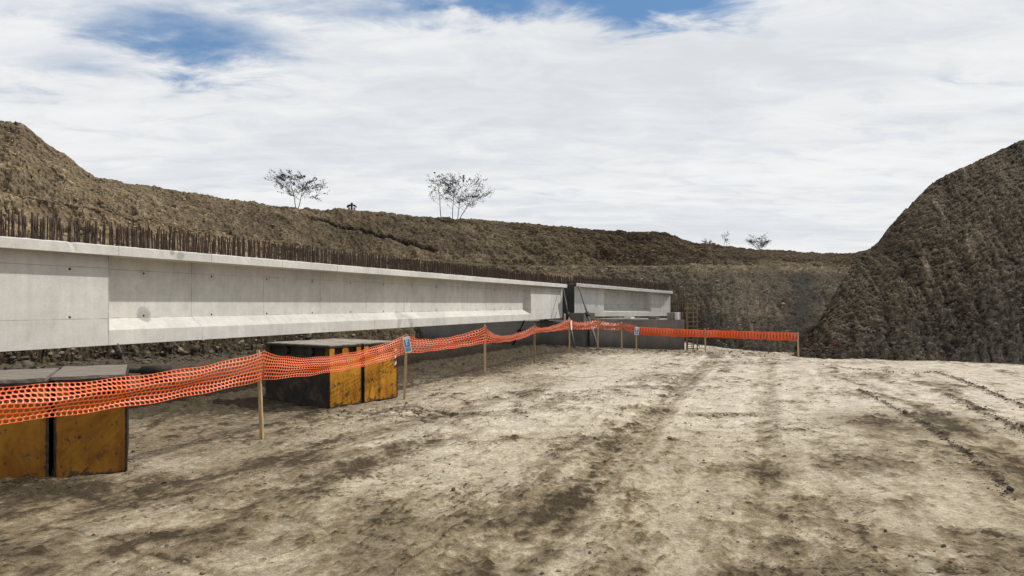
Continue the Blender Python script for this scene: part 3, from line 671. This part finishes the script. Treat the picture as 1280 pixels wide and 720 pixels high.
# ------------------------------------------------------------------ timber ladder frame
ld = empty('timber_ladder', at(866, z=0, Y=23.1)); tag(ld, 'muddy timber ladder frame standing at the right end of the dark abutment', 'ladder'); ld.rotation_euler = (0, 0, -.12)
for x in (-.17, .02, .155):
    bm = bmesh.new(); box(bm, x - .018, x + .018, 0, .04, -.05, 1.66, .003); frombm('rail', bm, M_ladder, ld)
for x in (-.15, .21):
    bm = bmesh.new(); box(bm, x - .016, x + .016, .40, .44, -.05, 1.6, .003); frombm('rear_rail', bm, M_ladder, ld)
for i in range(11):
    z = .09 + i * .152; x0 = -.21 + rr.gauss(0, .01); bm = bmesh.new(); box(bm, x0, .19 + rr.gauss(0, .015), -.034, -.002, z - .014, z + .014, .003)
    o = frombm('rung', bm, M_ladder, ld); o.rotation_euler = (0, rr.gauss(0, .03), 0)
for i in range(6):
    z = .2 + i * .27; bm = bmesh.new(); box(bm, .18, .215, 0, .44, z - .012, z + .012, .003); frombm('side_rung', bm, M_ladder, ld)

# ------------------------------------------------------------------ crates
def crate(name, corner, rz, w, dep, h, paint, side_mat, label, cat='crate', lug=True):
    """corner = front right bottom corner; local x runs left along the front, local y runs back"""
    root = empty(name, (corner[0], corner[1], 0), rz); tag(root, label, cat, 'worn yellow steel ballast crates')
    g = .012
    hb = h * .83
    bm = bmesh.new(); box(bm, 0, w, 0, dep, 0, hb, .012)
    # pressed ribs on the ends
    body = frombm('body', bm, paint, root); body.data.materials.append(side_mat)
    for p in body.data.polygons:
        if abs(p.normal.x) > .7: p.material_index = 1
    bm = bmesh.new(); box(bm, .06, w - .06, .05, dep - .05, hb + .001, h - .03); frombm('top_recess', bm, M_black, root)
    pw = .10
    for x in (0.002, w - pw - .002):
        for y in (0.002, dep - pw - .002):
            bm = bmesh.new(); box(bm, x, x + pw, y, y + pw, hb + .002, h - .032, .006); o = frombm('corner_post', bm, paint if y < .1 else side_mat, root)
    if lug:
        bm = bmesh.new(); tube(bm, (w / 2, .045, h * .905), (w / 2, .005, h * .905), h * .073, seg=20); frombm('lifting_lug', bm, paint, root)
        for t_ in (.3, .68):
            for xx, dx in ((.045, -.045), (w - .045, .045)):
                bm = bmesh.new(); tube(bm, (xx, dep * t_, h * .90), (xx + dx * .9, dep * t_, h * .90), h * .07, seg=18); frombm('lifting_lug', bm, side_mat, root)
    bm = bmesh.new(); box(bm, -.004, w + .004, -.004, dep + .004, h - .03, h, .004); frombm('rim', bm, M_black, root)
    for x in (0, w):
        bm = bmesh.new(); box(bm, x - .008, x + .008, -.006, .012, .01, hb - .01, .002); frombm('edge_strip', bm, M_black, root)
    return root
def lid(corner, rz, quads, h, label, th=.028):
    pass
# near pair; the ground there is only just above zero
ang = math.radians(28.5); ex = Vector((math.cos(ang), math.sin(ang))); ey = Vector((-ex.y, ex.x))
c1 = Vector((-3.67, 6.5))
def mk(corner_right, wdt, dep, h, paint, side, label, ex, ey):
    p = corner_right - ex * wdt                      # local x = +ex from the left corner
    return crate('ballast_crate', (p.x, p.y), math.atan2(ex.y, ex.x), wdt, dep, h, paint, side, label)
mk(c1, .57, 1.42, .90, M_yel_dk, M_black, 'near dark yellow steel crate under a grey board, its right edge facing the open floor', ex, ey)
mk(c1 - ex * .625, .80, 1.42, .89, M_yel_dk, M_black, 'near dark yellow steel crate cut off by the left edge of the photo', ex, ey)
# grey boards on the near crates (split, slightly askew)
def board(o2, L, Wd, th, rz, name, label, seed):
    bm = bmesh.new(); r = random.Random(seed); n = 16; ring = []
    for i in range(n + 1):
        x = L * i / n
        ring.append([bm.verts.new((x, (0 if j in (0, 3) else Wd) + (r.gauss(0, .0015)), (0 if j < 2 else th) + .002 * math.sin(i * .7 + seed))) for j in range(4)])
    for a, b in zip(ring[:-1], ring[1:]):
        for i in range(4): bm.faces.new((a[i], a[(i + 1) % 4], b[(i + 1) % 4], b[i]))
    bm.faces.new(ring[0][::-1]); bm.faces.new(ring[-1])
    o = frombm(name, bm, M_plank, None); o.location = o2; o.rotation_euler = (0, 0, rz); return tag(o, label, 'board', 'grey boards lying on the near crates')
pb = c1 - ex * .60 + ey * -.01
board((pb.x, pb.y, .904), .585, 1.2, .03, math.atan2(ex.y, ex.x), 'timber_board', 'wide grey board on the right-hand near crate', 1)
pb = c1 - ex * 1.42 + ey * .0
board((pb.x, pb.y, .894), .78, 1.1, .035, math.atan2(ex.y, ex.x), 'timber_board', 'wide grey board on the near crate at the left edge', 2)
# black hook and pipe end behind the near crates
bm = bmesh.new(); q = Vector((-4.33, 7.98, .82)); tube(bm, q, q + Vector((.30, .08, 0)), .055, seg=16); tube(bm, q + Vector((.1, -.15, -.07)), q + Vector((.42, -.1, -.09)), .05, seg=16); tube(bm, q + Vector((-.25, .0, 0)), q + Vector((.02, 0, 0)), .03)
tag(frombm('pipe_stand', bm, M_black, None, True), 'black pipe ends sticking out behind the near crates', 'pipe')
# far pair
ang2 = math.radians(56.5); fx = Vector((math.cos(ang2), math.sin(ang2))); c2 = Vector((-2.785, 10.42))
crate('ballast_crate', (c2.x, c2.y), ang2, .66, 1.55, .95, M_yel, M_black, 'scratched yellow crate with black flank, front one of the pair in the middle')
p2 = c2 + fx * .72; cr = crate('ballast_crate', (p2.x, p2.y), ang2, .77, 1.55, .95, M_yel, M_black, 'scratched yellow crate with red and white tape, rear one of the middle pair')
bm = bmesh.new()
for i in range(6):
    z = .50 + i * .055; vs = [bm.verts.new((.70, -.009, z)), bm.verts.new((.745, -.009, z + .03)), bm.verts.new((.745, -.009, z + .085)), bm.verts.new((.70, -.009, z + .055))]; bm.faces.new(vs).material_index = i % 2
o = frombm('warning_tape', bm, M_red, cr); o.data.materials.append(M_signw)
for wdt, pp, sd, lb in ((.66, c2, 3, 'thin grey sheet on the front crate of the middle pair'), (.75, p2, 4, 'thin grey sheet on the rear crate of the middle pair')):
    o = board((pp.x, pp.y, .953), wdt, 1.5, .016, ang2, 'cover_sheet', lb, sd); o.data.materials.clear(); o.data.materials.append(M_sheet); o['group'] = 'grey sheets lying on the middle crates'; o['category'] = 'sheet'

# ------------------------------------------------------------------ fence: stakes, net, signs
posts = [((-4.1, 4.6), 1.08), ((-2.96, 8.08), 1.05), ((-1.81, 11.47), 1.09), ((-.6, 15.2), 1.13), ((.61, 18.7), 1.06), ((1.86, 22.0), 1.13), ((2.95, 23.5), 1.08), ((3.86, 24.0), .96), ((4.33, 23.75), .83), ((6.35, 22.4), .77), ((8.56, 20.4), .76)]
plabels = [None, 'nearest pale wooden stake, standing between the near crates and the middle crates', 'pale stake with a blue and white sign right of the middle crates', 'stake in front of the dark abutment, next beyond the blue sign stake',
 'weathered brown stake below the right end of the long girder', 'stake with a white sign by the gap between the girders', 'stake at the foot of the stout leaning prop', 'stake just left of the far blue sign',
 'short stake carrying the far blue sign', 'short stake right of the timber ladder', 'last stake at the right end of the net by the hill']
for i, ((x, y), h) in enumerate(posts):
    if i == 0: continue
    r_ = random.Random(i); wd = .021 if i < 3 else .024
    bm = bmesh.new()
    lean = (r_.gauss(0, .018), r_.gauss(0, .018)) if i > 1 else (-.05, 0)
    rings = []
    for j in range(9):
        z = -.12 + (h + .12) * j / 8; k = 1 if j < 8 else .85
        rings.append([bm.verts.new((sx * wd * k + lean[0] * z / h + r_.gauss(0, .0015), sy * .015 * k + lean[1] * z / h + r_.gauss(0, .0015), z)) for sx, sy in ((-1, -1), (1, -1), (1, 1), (-1, 1))])
    for a, b in zip(rings[:-1], rings[1:]):
        for q in range(4): bm.faces.new((a[q], a[(q + 1) % 4], b[(q + 1) % 4], b[q]))
    bm.faces.new(rings[0][::-1]); bm.faces.new(rings[-1])
    o = frombm('fence_stake', bm, M_wood_dk if i == 4 else M_wood); o.location = (x, y, gheight(x, y)); o.rotation_euler = (0, 0, r_.uniform(-.3, .5))
    tag(o, plabels[i], 'stake', 'wooden stakes carrying the orange net')
SP = [  # (A xy, B xy, (ztA,ztM,ztB), (zbA,zbM,zbB), fold, style)
 ((-4.1, 4.6), (-2.96, 8.08), (1.03, .92, 1.02), (.72, .655, .70), .07, 'near'),
 ((-2.96, 8.08), (-1.81, 11.47), (1.02, .86, 1.06), (.70, .66, .76), .17, 'near'),
 ((-1.81, 11.47), (-.6, 15.2), (1.06, .93, 1.09), (.76, .73, .74), .15, 'long'),
 ((-.6, 15.2), (.61, 18.7), (1.09, .81, 1.0), (.74, .69, .80), .18, 'long'),
 ((.61, 18.7), (1.86, 22.0), (1.0, .91, 1.11), (.80, .79, .81), .18, 'long'),
 ((1.86, 22.0), (2.95, 23.5), (1.11, .99, 1.06), (.81, .75, .76), .16, 'long'),
 ((2.95, 23.5), (3.86, 24.0), (1.06, .95, .93), (.76, .70, .68), .08, 'long'),
 ((3.86, 24.0), (4.33, 23.75), (.93, .90, .815), (.68, .64, .535), .03, 'long'),
 ((4.33, 23.75), (6.35, 22.4), (.815, .77, .75), (.535, .50, .51), .0, 'slat'),
 ((6.35, 22.4), (8.56, 20.4), (.75, .745, .74), (.51, .50, .49), .0, 'slat')]
NV = []; NF = []
def net_point(sp, u, v):
    (ax, ay), (bx, by), zt, zb, fold, st = sp
    L = math.hypot(bx - ax, by - ay); nxx, nyy = -(by - ay) / L, (bx - ax) / L
    qd = lambda z: (2 * (u - .5) * (u - 1)) * z[0] + 4 * u * (1 - u) * z[1] + 2 * u * (u - .5) * z[2]
    t_, b_ = qd(zt), qd(zb)
    # soften towards the stakes so the net peaks there
    pk = .04 * (math.exp(-u * 14) + math.exp(-(1 - u) * 14)) if st != 'slat' else 0
    t_ += pk * .6; sagx = 4 * u * (1 - u)
    off = fold * sagx * (1 - v)**1.3 + .012 * math.sin(u * 21 + v * 3 + ax) + (.03 * math.sin(v * 8 + u * 3) * sagx if st != 'slat' else .018 * math.sin(u * L * 62))
    z = t_ + (b_ - t_) * v + .006 * math.sin(u * 33 + v * 7 + ay)
    off -= .02
    return (ax + (bx - ax) * u + nxx * off, ay + (by - ay) * u + nyy * off, z)
for sp in SP:
    L = math.hypot(sp[1][0] - sp[0][0], sp[1][1] - sp[0][1]); st = sp[5]
    pitch, rows, hu, hv = {'near': (.052, 8, .415, .39), 'long': (.13, 6, .465, .38), 'slat': (.10, 1, .13, .44)}[st]
    n = max(4, int(round(L / pitch)))
    cache = {}
    def pt(u, v):
        key = (round(u, 6), round(v, 6))
        if key not in cache:
            cache[key] = len(NV); NV.append(net_point(sp, min(max(u, 0), 1), v))
        return cache[key]
    for r in range(rows):
        sh = .5 if (r % 2 and st != 'slat') else 0
        v0, v1 = r / rows, (r + 1) / rows; vm = (v0 + v1) / 2
        for c in range(n + (1 if sh else 0)):
            u0, u1 = (c - sh) / n, (c + 1 - sh) / n
            u0c, u1c = max(u0, 0), min(u1, 1); um = (u0c + u1c) / 2; du = (u1c - u0c)
            if du < 1e-6: continue
            outer = [(u0c, v0), (um, v0), (u1c, v0), (u1c, vm), (u1c, v1), (um, v1), (u0c, v1), (u0c, vm)]
            k = .72
            inner = [(um - hu * du * k, vm - hv / rows * k), (um, vm - hv / rows), (um + hu * du * k, vm - hv / rows * k), (um + hu * du, vm), (um + hu * du * k, vm + hv / rows * k), (um, vm + hv / rows), (um - hu * du * k, vm + hv / rows * k), (um - hu * du, vm)]
            O = [pt(*q) for q in outer]; I = [pt(*q) for q in inner]
            for i in range(8): j = (i + 1) % 8; NF.append((O[i], O[j], I[j], I[i]))
o = fromarr('safety_net', NV, NF, M_net); tag(o, 'orange plastic safety net strung along the wooden stakes', 'net')
md = o.modifiers.new('thickness', 'SOLIDIFY'); md.thickness = .002

def sign(loc, w, h, rx, ry, rz, label, plain=False):
    root = empty('hanging_sign', loc, 0); root.rotation_euler = (rx, ry, rz); tag(root, label, 'sign')
    bm = bmesh.new(); box(bm, -w / 2, w / 2, 0, .004, -h, 0, .0012); frombm('sheet', bm, M_signw, root)
    if plain: return root
    bm = bmesh.new(); box(bm, -w * .38, w * .40, -.0025, -.0005, -h * .64, -h * .17); box(bm, -w * .38, w * .40, -.0025, -.0005, -h * .93, -h * .68); frombm('blue_panel', bm, M_signb, root)
    # pale pictogram: ring head with a stem, like a capital P
    bm = bmesh.new()
    box(bm, -w * .16, -w * .02, -.005, -.003, -h * .55, -h * .12)
    pts = [(math.cos(a) * w * .2 + w * .02, math.sin(a) * h * .095 - h * .27) for a in np.linspace(-math.pi / 2, math.pi / 2, 9)]
    inn = [(math.cos(a) * w * .09 + w * .02, math.sin(a) * h * .045 - h * .27) for a in np.linspace(-math.pi / 2, math.pi / 2, 9)]
    A = [bm.verts.new((x, -.0045, z)) for x, z in pts]; B = [bm.verts.new((x, -.0045, z)) for x, z in inn]
    for i in range(8): bm.faces.new((A[i], A[i + 1], B[i + 1], B[i]))
    frombm('pictogram', bm, M_signw, root)
    bm = bmesh.new()
    for i, zz in enumerate((-.73, -.79, -.86)):
        x = -w * .32
        while x < w * .3: ln = random.uniform(.03, .09) * w * 1.6; box(bm, x, min(x + ln, w * .34), -.0045, -.003, zz * h - h * .016, zz * h + h * .016); x += ln + .03 * w
    for i in range(3): box(bm, -w * .02, w * .3, -.0045, -.003, -h * (.42 + .06 * i), -h * (.40 + .06 * i))
    frombm('lettering', bm, M_signp, root)
    return root
sign((-1.765, 11.36, 1.055), .115, .265, .0, -.17, .05, 'white framed blue sign hanging on the net right of the middle crates')
sign((1.90, 21.9, 1.07), .10, .30, 0, -.1, 1.05, 'white sign turned edge-on, hanging on the net by the gap between the girders', True)
sign((4.33, 23.62, .80), .15, .27, 0, .08, .1, 'small blue sign hanging on the net in front of the dark abutment')

# ------------------------------------------------------------------ bare trees and shrubs on the crest
def crest(px): q = crest_z(px); return q
def bush(base, H, Wd, label, name, seed, stems, cat='tree', group=None, leafy=.65, r0=.026, low=.2, lf=.038, nb=1.12):
    """stems: (x offset, lean x, height factor, spread factor); boughs leave each stem all the way up and fork into twigs"""
    r = random.Random(seed); root = empty(name, base); tag(root, label, cat, group); bt = bmesh.new(); bb = bmesh.new(); bl = bmesh.new()
    def leaf(c):
        u = Vector((r.gauss(0, 1), r.gauss(0, 1), r.gauss(0, .6))).normalized() * r.uniform(.6, 1.3) * lf; w = u.orthogonal().normalized() * u.length * .6
        bl.faces.new([bl.verts.new(c + u), bl.verts.new(c + w), bl.verts.new(c - u), bl.verts.new(c - w)])
    def limb(p, d, L, rad, depth, n=5):
        for i in range(n):
            d = (d + Vector((r.gauss(0, .15), r.gauss(0, .15), r.gauss(.03, .08)))).normalized(); e = p + d * L / n
            tube(bb, p, e, max(.0045, rad * (1 - i / n * .6)), max(.0045, rad * (1 - (i + 1) / n * .6)), seg=4, caps=False)
            if depth > 0 and i > 0:
                for sgn in (-1, 1):
                    if r.random() < .68 * nb:
                        side = d.cross(Vector((r.gauss(0, .7), r.gauss(0, .5), 1))).normalized() * sgn
                        limb(e, (d * .7 + side * .8 + Vector((0, 0, .12))).normalized(), L * r.uniform(.32, .5), rad * .55, depth - 1, 4 if depth > 1 else 3)
            if depth <= 1 and r.random() < leafy * .62: leaf(e + Vector((r.gauss(0, .02), r.gauss(0, .02), r.gauss(0, .02))))
            p = e
        if r.random() < leafy: leaf(p)
    for ox, lean, hf, wf in stems:
        p = Vector((ox, r.gauss(0, .05), -.12)); d = Vector((lean, r.gauss(0, .05), 1)).normalized(); n = 10; h = H * hf
        for i in range(n):
            d = (d + Vector((r.gauss(0, .05), r.gauss(0, .05), .02))).normalized(); e = p + d * h / n
            tube(bt, p, e, r0 * (1 - i / n * .8), r0 * (1 - (i + 1) / n * .8), seg=6, caps=False); t = (i + 1) / n
            if t >= low:
                env = math.sin(min(1, (t - low) / (1 - low) * .75 + .28) * math.pi) ** .7
                for _ in range(2 if r.random() < .5 * nb else 1):
                    a = r.choice((0, math.pi)) + r.gauss(0, .7)
                    limb(e, Vector((math.cos(a), math.sin(a), r.uniform(.25, .75))).normalized(), Wd * .5 * wf * env * r.uniform(.75, 1.1), r0 * .45 * (1 - .5 * t), 2)
            p = e
    frombm('trunk', bt, M_bark, root, True); frombm('crown', bb, M_bark, root)
    if len(bl.faces): frombm('leaves', bl, M_leaf, root)
    else: bl.free()
    return root
clump = 'bare trees in a clump on the crest'
bush(crest(371), 1.85, 2.3, 'small rounded leafless tree alone on the crest at left', 'bare_tree', 4, [(0, -.22, .95, .9), (.04, .3, .95, .9)], low=.25)
bush(crest(551), 2.75, 2.0, 'tall leaning thin tree, leftmost of the clump on the crest', 'bare_tree', 8, [(0, -.2, 1.0, .85)], group=clump, low=.3, nb=.9)
bush(crest(566), 2.2, 2.1, 'upright thin tree in the middle of the clump on the crest', 'bare_tree', 15, [(0, .0, 1.0, .8)], group=clump, low=.3, nb=.85)
bush(crest(572), 2.4, 3.0, 'spreading tree, rightmost of the clump on the crest', 'bare_tree', 21, [(0, .12, 1.0, 1.0), (.05, .55, .7, .9)], group=clump, low=.22)
bush(crest(905) + Vector((0, 0, .05)), 1.0, .45, 'thin upright bare sapling on the far right crest', 'sapling', 5, [(0, .0, 1.0, 1.0), (.15, .1, .6, .8)], 'sapling', leafy=.05, r0=.012, low=.35, nb=.7)
bush(crest(948) + Vector((0, 0, .05)), .80, 1.35, 'low spreading bare shrub on the far right crest', 'shrub', 12, [(0, .3, .9, 1.0), (.05, -.6, .9, .8), (-.05, 1.0, .9, .8)], 'shrub', leafy=.25, r0=.010, low=.15, lf=.024, nb=.85)
bush(crest(884) + Vector((0, 0, .03)), .34, .6, 'tiny dry weed tuft on the crest left of the bare sapling', 'weed', 13, [(0, .5, 1.0, 1), (.05, -.4, .9, 1)], 'weed', leafy=.1, r0=.006, low=.1, lf=.015, nb=.6)

# marker hut on the crest
q = crest(440); mk_ = empty('marker_post', q); mk_.scale = (1.25, 1.25, 1.25); tag(mk_, 'small dark roofed marker post with pale panels alone on the crest', 'marker')
bm = bmesh.new(); box(bm, -.035, .035, -.035, .035, -.1, .30, .004); frombm('post', bm, M_roof, mk_)
bm = bmesh.new()
for s_ in (-1, 1):
    a = [(s_ * .04, .22), (s_ * .20, .14), (s_ * .20, .18), (s_ * .15, .25), (s_ * .04, .27)]
    A = [bm.verts.new((x, -.07, z)) for x, z in a]; B = [bm.verts.new((x, .07, z)) for x, z in a]
    bm.faces.new(A); bm.faces.new(B[::-1])
    for i in range(5): bm.faces.new((A[i], A[(i + 1) % 5], B[(i + 1) % 5], B[i]))
frombm('roof', bm, M_roof, mk_)
bm = bmesh.new(); tube(bm, (0, 0, .29), (0, 0, .345), .05, .04, 10); frombm('finial', bm, M_roof, mk_)
for s_ in (-1, 1):
    bm = bmesh.new(); box(bm, s_ * .11 - .045, s_ * .11 + .045, -.012, .012, .02, .15, .003); frombm('panel', bm, M_pale, mk_)

# ------------------------------------------------------------------ light and sky
SUN = Vector((.93, .37)).normalized(); EL = math.radians(46)
sv = Vector((SUN.x * math.cos(EL), SUN.y * math.cos(EL), math.sin(EL)))
sl_ = bpy.data.lights.new('sun', 'SUN'); sl_.energy = 3.2; sl_.angle = math.radians(1.0); sl_.color = (1, .955, .88)
so = bpy.data.objects.new('sun', sl_); COL.objects.link(so); so.rotation_euler = sv.to_track_quat('Z', 'Y').to_euler()
W = bpy.data.worlds.new('World'); S.world = W; W.use_nodes = True; nt = W.node_tree; nt.nodes.clear(); k = N(nt)
sky = k.n('ShaderNodeTexSky', sky_type='NISHITA'); sky.sun_disc = False; sky.sun_elevation = EL
sky.sun_rotation = math.atan2(SUN.x, SUN.y); sky.air_density = 1.2; sky.dust_density = .6; sky.ozone_density = 2.5
dirn = k.n('ShaderNodeTexCoord').outputs['Generated']; sx = k.n('ShaderNodeSeparateXYZ', i={0: dirn})
zc = k.math('MAXIMUM', sx.outputs[2], 0.); den = k.math('ADD', zc, .10)
pv = k.n('ShaderNodeCombineXYZ', i={0: k.math('DIVIDE', sx.outputs[0], den), 1: k.math('DIVIDE', sx.outputs[1], den), 2: 0.}).outputs[0]
rot = k.n('ShaderNodeMapping', i={0: pv, 2: (0, 0, math.radians(12)), 3: (.55, 1.25, 1)}).outputs[0]
nA = k.noise(rot, .85, 9, .60, .35); nB = k.noise(k.scale(pv, (1.2, 2.2, 1)), 2.6, 8, .62, .5); nC = k.noise(k.scale(pv, (.5, 1.1, 1)), .55, 6, .55, .2)
nD = k.noise(k.scale(pv, (3, 4.2, 1)), 3.2, 6, .65, .3)
ay = k.math('ADD', k.math('ABSOLUTE', sx.outputs[1]), .02)
wob = k.noise(k.scale(pv, (1, 1.6, 1)), 1.6, 7, .62)
uu = k.math('ADD', k.math('DIVIDE', sx.outputs[0], ay), k.math('MULTIPLY', k.math('SUBTRACT', wob, .5), .22))
vv = k.math('ADD', k.math('DIVIDE', zc, ay), k.math('MULTIPLY', k.math('SUBTRACT', nB, .5), .10))
def gap(px, py, rx, ry, amt, tilt=0.):
    du = k.math('SUBTRACT', uu, (px - 640) / F); dv = k.math('SUBTRACT', vv, (HY - py) / F)
    dv = k.math('ADD', dv, k.math('MULTIPLY', du, tilt))
    du = k.math('DIVIDE', du, rx / F); dv = k.math('DIVIDE', dv, ry / F)
    d = k.math('SQRT', k.math('ADD', k.math('MULTIPLY', du, du), k.math('MULTIPLY', dv, dv)))
    return k.mr(d, 1.25, .1, 0., amt)
gp = gap(235, 55, 210, 62, .53, .12)
for g_ in (gap(810, 4, 190, 48, .68), gap(600, 2, 240, 40, .52), gap(450, 22, 220, 40, .38), gap(90, 90, 150, 45, .30), gap(300, 16, 420, 40, .36), gap(1190, 100, 60, 16, .22), gap(960, 50, 60, 14, .12), gap(60, 20, 160, 34, .24)):
    gp = k.math('MAXIMUM', gp, g_)
# higher up, beyond the frame, the cloud is broken
hi = k.mr(sx.outputs[2], .5, .9, 0, .16)
val = k.math('ADD', k.math('ADD', gp, hi), k.math('ADD', k.math('MULTIPLY', k.math('SUBTRACT', nA, .5), 1.05), k.math('ADD', k.math('MULTIPLY', k.math('SUBTRACT', nB, .5), .42), k.math('MULTIPLY', k.math('SUBTRACT', nD, .5), .16))))
clear = k.mr(val, .10, .60, 0., 1.)
sh = k.math('ADD', k.math('MULTIPLY', nC, .7), k.math('MULTIPLY', nB, .3))
cl = k.mix(k.mr(sh, .38, .60), C(9.1, 9.15, 9.15), C(7.1, 7.4, 7.8)); cl = k.mix(k.mr(nB, .5, .68, 0., .22), cl, C(6.6, 6.95, 7.4))
cl = k.mix(k.mr(nD, .4, .7, 0, .12), cl, C(8.6, 8.6, 8.6))
hz = k.mr(sx.outputs[2], .0, .16, 1., 0.)
cl = k.mix(k.math('MULTIPLY', hz, .5), cl, C(7.7, 8.0, 8.3))
blue = k.mix(.55, k.n('ShaderNodeVectorMath', operation='SCALE', i={0: sky.outputs[0], 3: 1.0}).outputs[0], C(1.0, 2.7, 5.6))
col = k.mix(clear, cl, blue)
# below the horizon
col = k.mix(k.mr(sx.outputs[2], -.02, -.005, 1., 0.), col, C(1.8, 1.6, 1.3))
bg = k.n('ShaderNodeBackground', i={0: col, 1: .10}); k.n('ShaderNodeOutputWorld', i={0: bg.outputs[0]})

cam = bpy.data.cameras.new('camera'); cam.lens = 24; cam.sensor_width = 36; cam.shift_y = 20 / 1280; cam.clip_end = 5000; cam.clip_start = .05
co_ = bpy.data.objects.new('camera', cam); COL.objects.link(co_); co_.location = (0, 0, EYE); co_.rotation_euler = (math.pi / 2, 0, 0)
S.camera = co_
S.view_settings.view_transform = 'Standard'; S.view_settings.look = 'None'; S.view_settings.exposure = 0; S.view_settings.gamma = 1
S.render.resolution_x = 1024; S.render.resolution_y = 576
